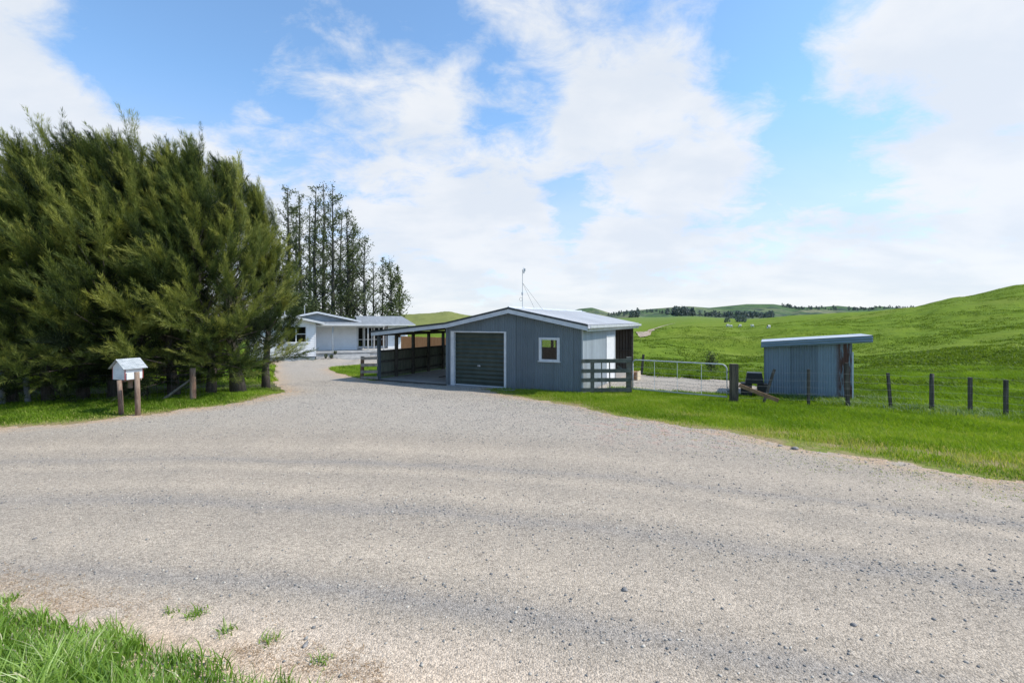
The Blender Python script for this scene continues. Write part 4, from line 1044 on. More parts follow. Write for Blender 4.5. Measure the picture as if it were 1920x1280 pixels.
# verandah
YV = 1.75
m = wall_with_holes(.03, 3.25, .66, 2.86, [], fput(YV)); m.boards(YV, 3.4, .66, 2.86, lambda u, o, w: (3.25 + o, u, w)); m.build('wall', M['board'], ho)['label'] = 'recessed verandah wall'
MB().box(3.19, 3.28, YV - .035, YV + .05, .66, 2.86).build('corner_board', M['white'], ho)
slope('verandah_roof', [(.35, -.05, 2.83), (5.35, -.05, 2.80), (5.6, 3.3, 3.02), (.35, 3.3, 3.06)], .04, M['houseroof'])
MB().beam((.35, -.09, 2.80), (5.36, -.09, 2.77), .09, .13).build('gutter', M['white'], ho)
MB().beam((.05, .05, 2.70), (5.3, .05, 2.68), .07, .1).build('verandah_beam', M['white'], ho)
for x, y in ((1.22, .08), (3.95, .10), (3.75, 2.2), (4.55, 1.2), (5.2, .10)): MB().box(x, x + .1, y, y + .1, .64, 2.66).build('verandah_post', M['deck'] if x > 2 else M['gablegrey'], ho)
m = MB(); m.box(.03, 7.3, .02, 3.5, .52, .66); m.box(.03, 7.2, .10, 3.4, -.3, .52); m.build('deck', M['deck'], ho)
m = MB(); m.box(1.3, 4.1, -.35, .02, -.3, .40); m.box(1.6, 3.9, -.72, -.35, -.3, .20); m.build('steps', M['deck'], ho)
# window wall and right wing
YW, dz = 3.35, .66
hs = [(3.42, 5.85, .78, 2.55)]
m = wall_with_holes(3.27, 5.95, .66, 2.95, hs, fput(YW)); m.build('wall', M['board'], ho)['label'] = 'glazed recessed wall'
window_h(ho, *hs[0], YW, mull=(4.0, 4.62, 5.24), trans=((3.49, 5.78, 1.45),), fr=.06, label='wide four-light window under the verandah')
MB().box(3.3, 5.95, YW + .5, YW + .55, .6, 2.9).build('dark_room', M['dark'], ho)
hs = [(6.5, 7.15, 1.55, 2.45)]
m = wall_with_holes(5.95, 7.7, .25, 2.72, hs, fput(2.9)); m.boards(2.9, 7.2, .25, 2.72, lambda u, o, w: (7.7 + o, u, w)); m.build('wall', M['board'], ho)['label'] = 'right wing weatherboard wall'
window_h(ho, *hs[0], 2.9, trans=((6.57, 7.08, 2.15),))
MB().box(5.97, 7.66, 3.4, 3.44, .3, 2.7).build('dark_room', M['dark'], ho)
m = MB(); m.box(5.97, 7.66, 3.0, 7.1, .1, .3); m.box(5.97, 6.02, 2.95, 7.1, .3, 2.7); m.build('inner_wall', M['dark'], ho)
slope('roof', [(3.4, 2.3, 2.76), (8.25, 2.3, 2.76), (7.6, 5.6, 3.50), (3.4, 5.6, 3.50)], .05, M['houseroof'])
slope('roof', [(3.4, 5.6, 3.50), (7.6, 5.6, 3.50), (8.25, 9, 2.76), (3.4, 9, 2.76)], .05, M['houseroof'])
slope('roof', [(7.62, 5.6, 3.49), (8.27, 2.3, 2.755), (8.27, 8.9, 2.755), (7.64, 5.62, 3.49)], .04, M['houseroof'])
MB().beam((5.5, 2.25, 2.74), (8.28, 2.25, 2.74), .1, .12).build('gutter', M['white'], ho)
MB().box(7.5, 7.8, .05, .35, .5, 1.45).build('deck_pillar', M['white'], ho)
MB().tube([(7.72, .2, .4), (7.72, .2, 2.66)], .045, 8).build('verandah_post', M['white'], ho)
MB().tube([(-.9, 4, 3.2), (-.9, 4, 4.35)], .025, 6).build('vent_pipe', M['galv'], ho)
MB().tube([(-2.4, 3, 3.2), (-2.4, 3, 4.05)], .03, 6).build('vent_pipe', M['galv'], ho)
# pots on the steps
for k, (lx, ly, s, lab) in enumerate([(.75, -.25, .11, 'dark potted plant nearest the house wing corner'), (1.15, -.5, .10, 'small dark plant pot at the left of the steps'), (1.45, -.15, .09, 'small dark plant pot standing on the step')]):
    X = hx + lx * math.cos(HA) + ly * math.sin(HA); Y = hyD - lx * math.sin(HA) + ly * math.cos(HA)
    z = tz(X, Y) if k < 2 else -.53 + .40
    e = empty('plant_pot', (X, Y, z), 0, lab, 'plant pot', 'plant pots by the verandah steps')
    MB().tube([(0, 0, -.05), (0, 0, s * 1.3)], [s * .6, s * .85], 10).build('pot', M['timber_dark'], e)
    r = np.random.default_rng(k); c = unit(r.normal(size=(120, 3))) * s + np.array([0, 0, s * 2.0]); v, f = leaf_quads(c, np.array([[0, 0, .6]]), np.full(120, .09), np.full(120, .05), r)
    link('foliage', np_mesh('foliage', v, f, {'tint': np.repeat(r.uniform(.1, .5, 120), 4)}), M['leaves'], e)
# orange paling fence
p0, p1 = at(752, 36), at(850, 33)
of = empty('paling_fence', (p0.x, p0.y, -.35), math.atan2(p1.y - p0.y, p1.x - p0.x), 'new orange-brown paling fence behind the house and carport', 'fence'); L = (p1 - p0).length + 3.5
b = MB(); x = 0; rb = random.Random(9)
while x < L: b.box(x, x + .142, -.012, .008, 0, 1.78 + rb.uniform(-.015, .015)); x += .15
b.build('paling', M['orange'], of)
for z in (.3, 1.4): MB().box(0, L, .010, .05, z, z + .09).build('rail', M['brownpost'], of)
for k in range(int(L / 2.2) + 1): MB().box(k * 2.2, k * 2.2 + .1, .052, .15, -.2, 1.7).build('post', M['brownpost'], of)

# ------------------------------------------------------------------ fences and gate
def world_fence(name, lab, cat='fence'): return empty(name, (0, 0, 0), 0, lab, cat)
def gpost(par, px, D, py_top, rad, mat, lean=(0, 0), name='post', base=None, square=False, lab=None):
    x = (px - CX) / F * D; z = tz(x, D); zt = CAM_H - (py_top - HY) / F * D
    m = MB(); rr_ = random.Random(int(px))
    if square: m.beam((x, D, z - .1), (x + lean[0], D + lean[1], zt), rad * 2, rad * 2, (0, 1, 0))
    else:
        k = 5; m.tube([(x + lean[0] * i / k + rr_.uniform(-.006, .006), D + lean[1] * i / k, z - .1 + (zt - z + .1) * i / k) for i in range(k + 1)], [rad * (1.05 - .1 * i / k) * rr_.uniform(.95, 1.05) for i in range(k + 1)], 10)
    o = m.build(name, mat, par, not square)
    if lab: o['label'] = lab
    return o
# yard rail fence right of the garage
yf = world_fence('rail_fence', 'mossy four-rail timber fence between garage corner and gate')
a = Vector((*gl(W + .02, -.10), 0)); e_ = at(1180, 17.0)
for zz in (1.19, .84, .52, .17):
    MB().beam((a.x - .02, a.y, zz), (e_.x + .05, e_.y - .09, zz + .02), .045, .135).build('rail', M['rail'], yf)
for f_, hgt, w in ((.22, 1.24, .12), (1.0, 1.33, .17)):
    p = a.lerp(e_, f_); MB().box(p.x - w / 2, p.x + w / 2, p.y - .02, p.y - .02 + w, -.1, hgt).build('post', M['rail'], yf)
for f_ in (.43, .60):
    p = a.lerp(e_, f_); MB().beam((p.x - .01, p.y + .03, 0), (p.x - .03 + .0, p.y + .03, 1.2), .055, .03).build('batten', M['rail'], yf)
MB().beam((e_.x - .42, e_.y + .03, 1.02), (e_.x - .05, e_.y + .03, .76), .05, .06).build('brace', M['rail'], yf)
# gate
gA, gB = at(1186.5, 16.95), at(1363, 15.15)
gt = empty('gate', (gA.x, gA.y, .22), math.atan2(gB.y - gA.y, gB.x - gA.x), 'galvanised tube farm gate with wire mesh infill, closed beside the strainer post', 'gate')
gL = (gB - gA).length; gH = 1.02
arc = lambda cx, cz, r, a0, a1: [(cx + r * math.cos(t), 0, cz + r * math.sin(t)) for t in np.linspace(a0, a1, 7)]
MB().tube([(0, 0, 0), (0, 0, gH - .12)] + arc(.12, gH - .12, .12, math.pi, math.pi / 2) + arc(gL - .17, gH - .17, .17, math.pi / 2, 0) + [(gL, 0, 0), (0, 0, 0)], .021, 8).build('frame', M['galv'], gt, True)
for k in range(1, 4): MB().tube([(gL * k / 4, 0, 0), (gL * k / 4, 0, gH)], .008, 6).build('stay', M['trim'], gt)
for z in (.12, .22, .33, .46, .60, .78): MB().tube([(0, 0, z), (gL, 0, z)], .0035, 4).build('wire', M['wire'], gt)
for z in (.18, .8): MB().tube([(gL, 0, z), (gL + .13, 0, z)], .018, 6).build('hinge', M['flash'], gt)
MB().tube([(gL + .03, -.03, .33), (gL + .05, -.05, .15), (gL + .0, -.04, .05)], .008, 5).build('chain', M['flash'], gt)
# right wire fence
wf = world_fence('wire_fence', 'post and wire fence running from gate past the shed to the right')
gpost(wf, 1376, 15.0, 682, .10, M['strainer'], name='strainer_post', lab='stout sawn strainer post beside the gate', square=True)
line = [(1376, 15.0), (1441, 14.85), (1516, 14.7), (1590, 14.45), (1668, 14.2), (1747, 13.9), (1819, 13.5), (1886, 13.05), (1960, 12.6), (2060, 12.0), (2180, 11.4), (2330, 10.7)]
gpost(wf, 1429, 14.88, 692, .032, M['darkpost'], (.38, 0), 'batten', square=True, lab='batten leaning right in front of the shed corner')
gpost(wf, 1516, 14.7, 692, .032, M['darkpost'], (.0, 0), square=True)
gpost(wf, 1590, 14.45, 680, .042, M['darkpost'], (-.03, .02), lab='tall dark post at the rusty shed corner', square=True)
gpost(wf, 1671, 14.2, 699, .032, M['darkpost'], (-.10, 0), square=True, lab='thin post leaning left past the shed')
gpost(wf, 1747, 13.9, 700, .058, M['darkpost'], lab='thickest round post on the right')
gpost(wf, 1819, 13.5, 707, .037, M['darkpost'], square=True); gpost(wf, 1886, 13.05, 712, .038, M['darkpost'], square=True)
gpost(wf, 1960, 12.6, 716, .05, M['darkpost']); gpost(wf, 2060, 12.0, 722, .038, M['darkpost'], square=True); gpost(wf, 2180, 11.4, 728, .04, M['darkpost']); gpost(wf, 2330, 10.7, 736, .05, M['darkpost'])
MB().beam((at(1385, 14.93).x, 14.9, .62), (at(1458, 14.5).x, 14.45, .22), .05, .11).build('stay_plank', M['plank'], wf)
for hgt in (.16, .34, .54, .74, .98):
    pts = []
    for i in range(len(line) - 1):
        (pa, da), (pb, db) = line[i], line[i + 1]; A, B = at(pa, da), at(pb, db)
        for t_ in (0, .5): 
            q = A.lerp(B, t_); pts.append((q.x, q.y - .06, tz(q.x, q.y) + hgt - (.02 if t_ else 0) + .04))
    MB().tube(pts, .0022, 4).build('wire', M['wire'], wf)
# left wire fence along the trees
lf = world_fence('wire_fence', 'netting fence with grey and red-brown posts at the foot of the conifers')
gpost(lf, 3, 12.35, 690, .075, M['greypost'], (-.02, 0), lab='thick grey post at the left edge'); gpost(lf, 54, 12.7, 708, .062, M['greypost'], (-.09, 0), lab='grey post leaning left'); gpost(lf, 362, 13.2, 690, .075, M['redpost'], (-.01, 0), lab='red-brown post near the letterbox')
gpost(lf, -95, 12.0, 690, .075, M['greypost'])
MB().tube([(at(306, 13.1).x, 13.1, .48), (at(357, 13.35).x, 13.35, .98)], [.035, .03], 8).build('stay_pole', M['timber'], lf)
lline = [at(-95, 12.0), at(3, 12.35), at(54, 12.7), at(200, 13.0), at(362, 13.2), at(432, 15.4), at(452, 16.2)]
def lpts(hgt):
    o = []
    for i in range(len(lline) - 1):
        for t_ in (0, .5): q = lline[i].lerp(lline[i + 1], t_); o.append((q.x, q.y, tz(q.x, q.y) + hgt))
    return o
for hgt in (.08, .22, .36, .52, .70, .92): MB().tube(lpts(hgt), .0022, 4).build('wire', M['oldwire'], lf)
m = MB()
for i in range(len(lline) - 1):
    n = int((lline[i + 1] - lline[i]).length / .18)
    for k in range(n): q = lline[i].lerp(lline[i + 1], k / n); z = tz(q.x, q.y); m.beam((q.x, q.y, z + .05), (q.x, q.y, z + .72), .003, .003)
m.build('netting', M['oldwire'], lf)
# small rail fence at the carport corner
sf = world_fence('rail_fence', 'short bleached four-rail fence between driveway and carport post')
D1 = 21.6; x1 = (678.5 - CX) / F * D1; c2 = gl(CL + .15, -.02)
MB().beam((x1, D1, -.15), (x1 + .03, D1, CAM_H - (668 - HY) / F * D1), .13, .13, (0, 1, 0)).build('post', M['brownpost'], sf)
for zz in (.92, .62, .32, .05): MB().beam((x1 - .02, D1 - .08, zz), (c2[0] + .03, c2[1] - .03, zz + .05), .03, .13).build('rail', M['rail_pale'], sf)

# ------------------------------------------------------------------ tin shed
SB = R(28.2); sr = at(1598, 15.55); SW, SDp = 2.52, 1.9
so = Vector((sr.x - SW * math.cos(SB), sr.y + SW * math.sin(SB), 0)); sz = -.05
sh = empty('tin_shed', (so.x, so.y, sz), -SB, 'small blue-grey corrugated shed with sloping overhanging roof and rusty right end', 'shed')
stop = lambda u: 1.74 + .085 * u
MB().corr(0, SW, lambda u: -.1, stop, lambda u, o, w: (u, -o, w), amp=.011).build('wall', M['iron_shed'], sh)
b = MB(); b.corr(0, SDp, lambda u: -.1, lambda u: stop(0), lambda u, o, w: (-o, u, w)); b.corr(0, SW, lambda u: -.1, stop, lambda u, o, w: (u, SDp + o, w)); b.build('wall', M['iron_shed'], sh)['label'] = 'hidden side and back walls'
# roof with corrugated fascia folded over the front edge
RX0, RX1 = -.10, SW + .52
rt = lambda u: stop(u) + .20
b = MB(); n = int((SDp + .5) / .019); base = len(b.v)
for i in range(n + 1):
    y = -.16 + (SDp + .4) * i / n; o = .010 * math.cos(2 * math.pi * y / .076)
    b.v += [(RX0, y, rt(RX0) + o), (RX1, y, rt(RX1) + o)]
for i in range(n): q = base + 2 * i; b.f.append((q, q + 1, q + 3, q + 2))
b.build('roof', M['galvroof'], sh)
b = MB(); k = 30; base = len(b.v)
for i in range(k + 1):
    f_ = i / k; dz_ = -.20 * f_; o = .014 * math.cos(2 * math.pi * f_ * 2.6)
    for j in range(11):
        u = RX0 + (RX1 - RX0) * j / 10
        b.v.append((u, -.165 - o, rt(u) + .008 + dz_ - (.02 * j / 10) * f_))
for i in range(k):
    for j in range(10): q = base + i * 11 + j; b.f.append((q, q + 11, q + 12, q + 1))
M['iron_fascia'] = simple('blue grey roof fascia', (.15, .21, .26), (.22, .28, .33), 2, .45, (.6, 1, 4), spec=.5)
b.build('fascia', M['iron_fascia'], sh, True)
b = MB(); b.box(RX0, RX0 + .02, -.15, SDp + .2, rt(RX0) - .2, rt(RX0) - .012); b.build('end_cap', M['iron_fascia'], sh)
b = MB(); b.box(0.1, RX1 - .06, -.12, -.06, 0, .001); 
b = MB(); b.beam((RX0 + .05, -.10, rt(RX0) - .14), (RX1 - .03, -.10, rt(RX1) - .16), .05, .1); b.beam((RX0 + .05, SDp + .1, rt(RX0) - .14), (RX1 - .03, SDp + .1, rt(RX1) - .16), .05, .1); b.build('purlin', M['timber_dark'], sh)
MB().box(SW - .005, SW + .035, -.012, .05, -.05, stop(SW) - .3).build('flashing_or_lit_edge', M['trim'], sh)  # white strip painted as the sunlit edge of the wall sheet
MB().box(SW - .1, SW - .01, .06, .15, -.1, stop(SW)).build('post', M['timber_dark'], sh)
# bare ground beside the shed is part of the yard; black plastic mounting block between post and shed
kb = at(1413, 16.3); ke = empty('plastic_tub_stack', (kb.x, kb.y, tz(kb.x, kb.y)), R(-24), 'black plastic block stack between strainer post and tin shed', 'plastic blocks')
def taper(m, x0, x1, y0, y1, z0, z1, k):
    cx, cy = (x0 + x1) / 2, (y0 + y1) / 2; b_ = len(m.v)
    for z, s in ((z0, 1), (z1, k)):
        m.v += [(cx + (x - cx) * s, cy + (y - cy) * s, z) for x, y in ((x0, y0), (x1, y0), (x1, y1), (x0, y1))]
    m.f += [tuple(b_ + i for i in q) for q in ((0,3,2,1),(4,5,6,7),(0,1,5,4),(1,2,6,5),(2,3,7,6),(3,0,4,7))]; return m
m = taper(MB(), -.40, -.05, -.22, .22, -.05, .50, .94); m.build('base_block', M['black'], ke)
m = taper(MB(), .10, .42, -.22, .22, -.05, .50, .94); m.build('base_block', M['black'], ke)
m = taper(MB(), -.26, .30, -.24, .24, .502, .84, .80); m.build('top_block', M['black'], ke)
tb_ = taper(MB(), -.2, .24, -.19, .19, .8402, .865, .98); tb_.build('lid', M['flash'], ke)
# timber block by the bay
bp = at(1193, 21.2); be = empty('timber_crate', (bp.x, bp.y, tz(bp.x, bp.y)), -AZ, 'brown wooden crate with pale end behind the gate post', 'crate')
m = MB()
for k in range(3): m.box(-.24, .06, -.2, -.17, .02 + k * .115, .125 + k * .115)
m.build('front_board', M['plank'], be); MB().box(.061, .10, -.2, .45, 0, .37).build('end_board', M['tan'], be); MB().box(-.24, .06, -.169, .45, .0, .35).build('box_body', M['plank'], be)
# stub post and sapling and rushes behind gate
st = at(1202, 24); e = empty('stub_post', (st.x, st.y, tz(st.x, st.y)), 0, 'short leaning stub post in the grass behind the gate', 'post')
MB().beam((0, 0, -.2), (.12, 0, 1.0), .1, .1, (0, 1, 0)).build('stake', M['timber_dark'], e)
sp_ = at(1334, 24); r = np.random.default_rng(5); e = empty('sapling', (sp_.x, sp_.y, tz(sp_.x, sp_.y)), 0, 'small dark sapling standing alone behind the gate', 'sapling')
MB().tube([(0, 0, -.05), (0, 0, .85)], [.02, .008], 6).build('trunk', M['bark'], e)
c = r.normal(0, .13, (500, 3)) * np.array([1, 1, 1.9]) + np.array([0, 0, .55]); c[:, 2] = np.clip(c[:, 2], .1, 1.1)
v, f = leaf_quads(c, np.array([[0, 0, .6]]), np.full(500, .10), np.full(500, .05), r); link('crown', np_mesh('crown', v, f, {'tint': np.repeat(r.uniform(0, .4, 500), 4)}), M['leaves'], e)
for px, py, rad, lab in [(1228, 704, .11, 'small rush clump behind the gate, nearest the garage'), (1257, 706, .26, 'large rush clump behind the gate stay'), (1296, 708, .13, 'widest rush clump, right of the other two behind the gate'), (1318, 710, .2, 'low rush clump under the right end of the gate rail')]:
    tuft('rush_clump', px, py, 260, .5, lab, 'grass', rad, .38, 'rushes', 'rush clumps behind the gate', .02)

# ------------------------------------------------------------------ letterbox
lp = pix(243, 776); lx_, ly_ = lp[0], lp[1]; lz = tz(lx_, ly_)
DLB = 11.15; A_ = R(75)
corner = at(234, DLB)
lb = empty('letterbox', (corner.x, corner.y, 0), A_, 'white house-shaped letterbox with tin roof on reddish wooden posts', 'letterbox')
zb, zw = CAM_H - 112 / 900 * DLB, CAM_H - 88 / 900 * DLB
Lb, Wb = .42, .37; zr = zw + .17
m = MB(); m.box(0, Lb, 0, Wb, zb, zw); m.prism([(0, zw), (Wb, zw), (Wb / 2, zr)], lambda p: (0, p[0], p[1]), lambda p: (Lb, p[0], p[1])); m.build('box', M['white'], lb)
m = MB(); ovh = .07
for s in (0, 1):
    y0 = Wb / 2; y1 = -ovh if s == 0 else Wb + ovh; z1 = zw - ovh * (zr - zw) / (Wb / 2)
    m.corr(-.07, Lb + .07, lambda u: 0, lambda u: 1, lambda u, o, w: (u, y0 + (y1 - y0) * w, zr + .012 + (z1 - zr) * w + o), pitch=.05, amp=.003)
m.build('roof', M['blade'], lb)
m = MB(); m.box(.02, Lb - .13, -.035, -.003, zb + .0, zb + .15); m.build('flap', M['white'], lb)
m = MB(); m.box(-.006, -.003, .03, Wb - .03, zb + .03, zb + .25) ; m.build('door', M['trim'], lb)
m = MB(); m.box(-.008, .012, -.008, -.001, zb, zw); m.box(-.008, .012, Wb + .001, Wb + .01, zb, zw); m.box(Lb - .012, Lb + .004, -.008, -.001, zb, zw); m.build('edge_trim', M['rustred'], lb)
zg = lz
def lpost(px, D, ytop, lean, rad, name='post'):
    w = at(px, D); v = Vector((w.x - corner.x, w.y - corner.y)); ca, sa = math.cos(-A_), math.sin(-A_)
    lx, ly = v.x * ca - v.y * sa, v.x * sa + v.y * ca; zt = CAM_H - (ytop - HY) / F * D
    gz_ = tz(w.x, w.y)
    ln = Vector((lean * ca, lean * sa))
    MB().tube([(lx, ly, gz_ - .15), (lx + ln.x * .5, ly + ln.y * .5, (gz_ + zt) / 2), (lx + ln.x, ly + ln.y, zt)], [rad * 1.08, rad, rad * .95], 10).build(name, M['redpost'], lb, True)
lpost(228, 11.12, 712.5, -.055, .05); lpost(259, 11.05, 697, -.03, .054)
for k_ in (.06, Lb - .12): MB().box(k_, k_ + .07, Wb - .12, Wb - .05, zb - .24, zb - .052).build('bracket', M['redpost'], lb)
MB().box(-.02, Lb + .02, .06, .14, zb - .05, zb - .002).build('bearer', M['redpost'], lb)

# ------------------------------------------------------------------ sheep and farm track
def sheep(px, py, s, face, lab):
    x, y = pix(px, py); z = tz(x, y)
    me = bpy.data.meshes.new('sheep')
    J = [(0,0,.62), (.38,0,.64), (-.38,0,.62), (.56,0,.78), (.74,0,.74), (.34,.13,.36), (.34,.13,0), (.34,-.13,.36), (.34,-.13,0), (-.36,.13,.36), (-.36,.13,0), (-.36,-.13,.36), (-.36,-.13,0)]
    E = [(0,1), (0,2), (1,3), (3,4), (1,5), (5,6), (1,7), (7,8), (2,9), (9,10), (2,11), (11,12)]
    me.from_pydata(J, E, []); o = link('sheep', me, M['sheep'])
    md = o.modifiers.new('skin', 'SKIN'); o.modifiers.new('sub', 'SUBSURF').levels = 1
    rad = [.33, .30, .30, .15, .10] + [.10, .05] * 4
    for i, v in enumerate(me.skin_vertices[0].data): v.radius = (rad[i], rad[i]); v.use_root = (i == 0)
    o.location = (x, y, z); o.rotation_euler = (0, 0, face); o.scale = (s, s, s)
    tag(o, lab, 'sheep', 'sheep grazing on the far paddock')
for px, py, fc, lab in [(1364, 613, .2, 'leftmost white sheep on the far paddock'), (1371, 614.5, 2.9, 'white sheep close beside the leftmost one'), (1387, 613.5, .1, 'white sheep in the middle of the far flock'), (1411, 614, 3.0, 'white sheep second from the right of the far flock'), (1441, 616, .3, 'rightmost white sheep, apart from the far flock')]:
    sheep(px, py, .8, fc, lab)
tp = np.array([(1196, 628), (1205, 624.5), (1216, 620.5), (1228, 616), (1242, 611.5), (1256, 608), (1266, 606)])
tw = np.array([5, 5, 4, 2.6, 1.6, 1.1, .7]); u_ = np.linspace(0, 6, 40)
pts = [pix(np.interp(q, range(7), tp[:, 0]), np.interp(q, range(7), tp[:, 1])) for q in u_]
v = []; r = np.random.default_rng(8)
for i, (x, y) in enumerate(pts):
    wd = float(np.interp(u_[i], range(7), tw)) * r.uniform(.85, 1.15)
    for k in np.linspace(-1, 1, 9):
        xx_, yy_ = x + .25 * wd * k, y + wd * k * 1.3; v.append((xx_, yy_, tz(xx_, yy_) + .10))
fq = [(i * 9 + k, i * 9 + k + 1, i * 9 + k + 10, i * 9 + k + 9) for i in range(len(pts) - 1) for k in range(8)]
tag(link('farm_track', np_mesh('farm_track', np.array(v), np.array(fq)), M['track']), kind='structure')

# ------------------------------------------------------------------ woods on the far hills
def wood(name, items, lab, hgt=14, D=None):
    r = np.random.default_rng(int(items[0][0])); V, T_ = [], []
    for (px, py) in items:
        x, y, z = hill_pt(px, py) if D is None else (*pix(px, py, 1200), None)
        if z is None: z = tz(x, y)
        h = hgt * r.uniform(.35, 1.0); n = 70
        t = r.random(n); w = h * .42 * np.sqrt(np.clip(1 - t, 0, 1)) * (.45 + .55 * np.minimum(t * 4, 1)); a = r.uniform(0, 6.28, n)
        c = np.stack([x + w * np.cos(a) * r.random(n) ** .5, y + w * np.sin(a), z + t * h], 1)
        v, _ = leaf_quads(c, np.array([[0, 0, .3]]), np.full(n, h * .24), np.full(n, h * .2), r); V.append(v); T_.append(np.repeat(np.clip(r.normal(.45, .25) + r.normal(0, .15, n), 0, 1), 4))
    v = np.concatenate(V); f = np.arange(len(v)).reshape(-1, 4)
    tag(link(name, np_mesh(name, v, f, {'tint': np.concatenate(T_)}), M['farwood']), lab, 'wood', kind='stuff')
rw = np.random.default_rng(21)
def spread(x0, x1, y0, y1, n, sy=1.2): 
    u = rw.random(n); return [(x0 + (x1 - x0) * q, y0 + (y1 - y0) * q + rw.normal(0, sy)) for q in u]
wood('wood', spread(1262, 1300, 590, 591, 46, 1.6), 'dark block of pines on the far hill behind the gate', 17)
wood('wood', spread(1237, 1254, 589, 590, 8, .8), 'small clump of far pines left of the dark block', 13)
wood('wood', spread(1300, 1362, 591, 594, 46, 1.2), 'ragged far treeline right of the dark pine block', 11)
wood('wood', spread(1362, 1450, 594, 595, 90, 1.5), 'long far shelterbelt below the highest ridge', 12)
wood('wood', spread(1466, 1494, 574, 579, 26, .5), 'dark sloping belt of trees on the far ridge crest', 10)
wood('wood', spread(1494, 1570, 579, 580, 40, 1.2), 'scattered far trees below the ridge crest', 9)
wood('wood', spread(1590, 1640, 582, 580, 26, .9), 'far trees just above the near green shoulder', 9)
wood('wood', spread(1640, 1720, 578, 578, 34, .8), 'far trees on the skyline left of the big green hill', 8)
wood('wood', spread(1140, 1180, 592, 588, 34, 1.3), 'scrubby bush on the far slope right of the garage roof', 9)
wood('wood', spread(1180, 1235, 588, 584, 26, 1.6), 'thin far trees on the slope above the track', 8)
wood('wood', spread(1183, 1197, 595, 594, 12, .6), 'dark clump of far trees above the garage eave', 15)
wood('wood', spread(1378, 1402, 603, 603, 14, .6), 'dark clump of trees in the valley above the sheep', 3.6, D=1)
wood('wood', spread(1358, 1368, 604, 604, 4, .4), 'pair of small trees left of the valley clump', 2.5, D=1)

# ------------------------------------------------------------------ sky, sun, camera
w = bpy.data.worlds.new('World'); scene.world = w; w.use_nodes = True
class WT(NT):
    def __init__(s): s.t = w.node_tree; s.t.nodes.clear(); s.out = s.t.nodes.new('ShaderNodeOutputWorld')
t = WT()
sky = t.n('TexSky'); sky.sky_type = 'NISHITA'; sky.sun_disc = False; sky.sun_elevation = SUN_EL; sky.sun_rotation = SUN_AZ; sky.altitude = 200; sky.air_density = 1.0; sky.dust_density = .4; sky.ozone_density = 2.2
gen = t.n('TexCoord').outputs['Generated']
dirn = t.vmath('NORMALIZE', gen).outputs[0]
sp = t.n('SeparateXYZ'); t.set(sp.inputs[0], dirn)
zc = t.math('ADD', t.math('MAXIMUM', sp.outputs[2], 0.0), .34)
cb = t.n('CombineXYZ'); t.set(cb.inputs[0], t.math('DIVIDE', sp.outputs[0], zc)); t.set(cb.inputs[1], t.math('DIVIDE', sp.outputs[1], zc))
pl = cb.outputs[0]
n1 = t.noise(t.scale(pl, (1., 1.1, 1.)), 2.0, 9, .56, .2)
n2 = t.noise(t.scale(pl, (1., 1.2, 1.)), 6.5, 10, .66, .35)
dens = t.math('ADD', t.math('MULTIPLY', n1, .56), t.math('MULTIPLY', n2, .44))
def pd(px, py):
    v = Vector(((px - CX) / F, 1, (HY - py) / F)).normalized(); return tuple(v)
blobs = [((40, 150), .34, .22), ((330, 20), .26, -.14), ((290, 110), .14, -.08), ((420, 250), .16, -.03), ((600, 130), .24, .07), ((780, 20), .12, -.09), ((700, 230), .10, -.05), ((960, 190), .13, -.14), ((1130, 40), .26, .11), ((860, 110), .14, .05),
         ((1420, 90), .12, -.10), ((1640, 110), .20, .14), ((1500, 10), .14, -.10), ((1590, 240), .15, -.20), ((1700, 200), .10, -.08), ((1350, 240), .16, .06), ((300, 80), .16, -.12), ((1440, 190), .10, -.08), ((1480, 300), .12, -.08), ((1860, 110), .22, .11), ((1800, 380), .42, .14), ((1390, 410), .14, -.10), ((1080, 370), .09, -.12), ((1220, 290), .24, .11), ((860, 310), .26, .08),
         ((620, 310), .12, -.05), ((1000, 480), .55, .10), ((200, 300), .3, .07), ((560, 440), .25, .06)]
for (pp, rad, wt) in blobs:
    dp = t.vmath('DOT_PRODUCT', dirn, pd(*pp)).outputs['Value']
    dens = t.math('ADD', dens, t.mr(dp, math.cos(rad), 1.0, 0.0, wt))
hor = t.mr(sp.outputs[2], .34, .04, 0, .14)
dens = t.math('ADD', dens, hor)
cov = t.math('MULTIPLY', t.mr(dens, .48, .70), .93)
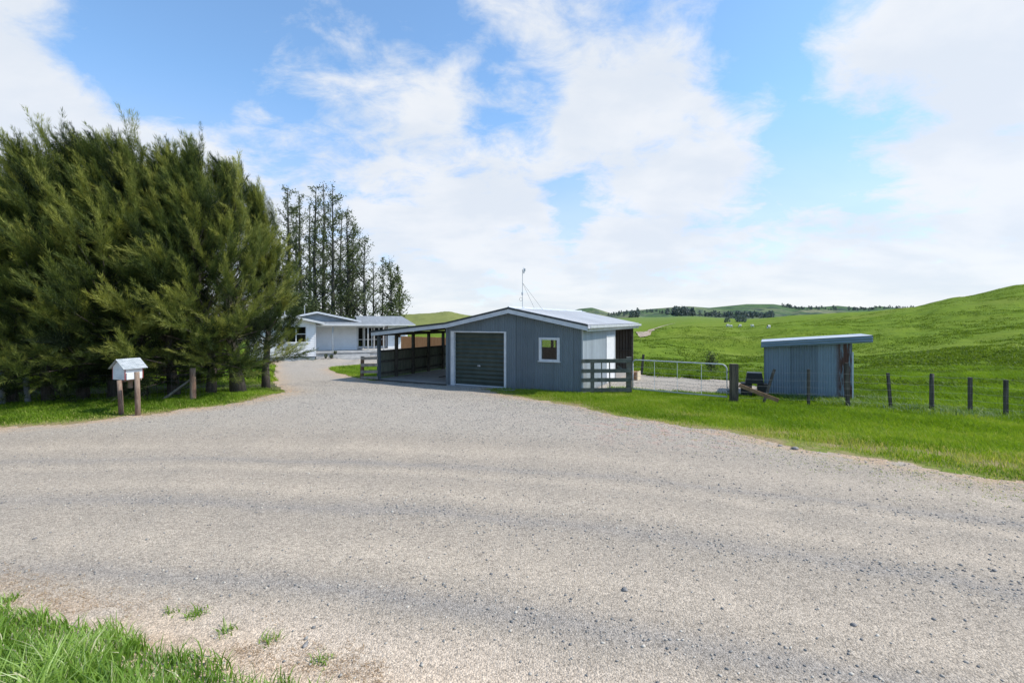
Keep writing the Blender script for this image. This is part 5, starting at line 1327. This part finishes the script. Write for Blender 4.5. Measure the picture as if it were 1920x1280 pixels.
cov = t.math('MULTIPLY', cov, t.math('MULTIPLY', t.mr(sp.outputs[1], -.15, .45, .12, 1), t.mr(sp.outputs[2], .85, .58, .15, 1)))  # unseen clouds thinned behind camera and overhead to cut fill on shaded fronts
cov = t.math('MAXIMUM', cov, t.mr(sp.outputs[2], .42, .0, .03, .70))
shade_ = t.noise(t.scale(pl, (1., 1.3, 1.)), 2.6, 6, .55, .2)
ccol = t.mix(t.mr(shade_, .36, .64), (7.9, 8.4, 9.1), (9.1, 9.3, 9.6))
ccol = t.mix(t.mr(sp.outputs[2], .09, .02, 0, .6), ccol, t.mix(t.mr(t.noise(t.scale(dirn, (3., 3., 22.)), 1.4, 5, .55), .38, .62), (7.4, 8.1, 8.9), (9.6, 9.7, 9.8)))
skyc = t.mix(1.0, sky.outputs[0], t.mix(t.mr(sp.outputs[2], .42, .12), (2.0, 2.45, 2.6), (1.6, 1.9, 2.35)), 'MULTIPLY')
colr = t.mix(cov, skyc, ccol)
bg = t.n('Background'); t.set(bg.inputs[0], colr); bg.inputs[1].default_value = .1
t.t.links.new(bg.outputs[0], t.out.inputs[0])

sd = bpy.data.lights.new('Sun', 'SUN'); sd.energy = 5.0; sd.angle = R(.5); sd.color = (1, .95, .87)
so_ = bpy.data.objects.new('Sun', sd); C.objects.link(so_)
sv = Vector((math.sin(SUN_AZ) * math.cos(SUN_EL), math.cos(SUN_AZ) * math.cos(SUN_EL), math.sin(SUN_EL)))
so_.rotation_euler = sv.to_track_quat('Z', 'Y').to_euler(); so_.location = sv * 40

cd = bpy.data.cameras.new('Camera'); cam = bpy.data.objects.new('Camera', cd); C.objects.link(cam)
cam.location = (0, 0, CAM_H); cam.rotation_euler = (R(90), 0, 0)
cd.sensor_width = 36; cd.lens = F / 1920 * 36; cd.shift_y = -(640 - HY) / 1920; cd.clip_start = .05; cd.clip_end = 10000
scene.camera = cam
scene.view_settings.view_transform = 'Standard'; scene.view_settings.look = 'None'; scene.view_settings.exposure = 0; scene.view_settings.gamma = 1
scene.cycles.max_bounces = 8; scene.cycles.transparent_max_bounces = 8
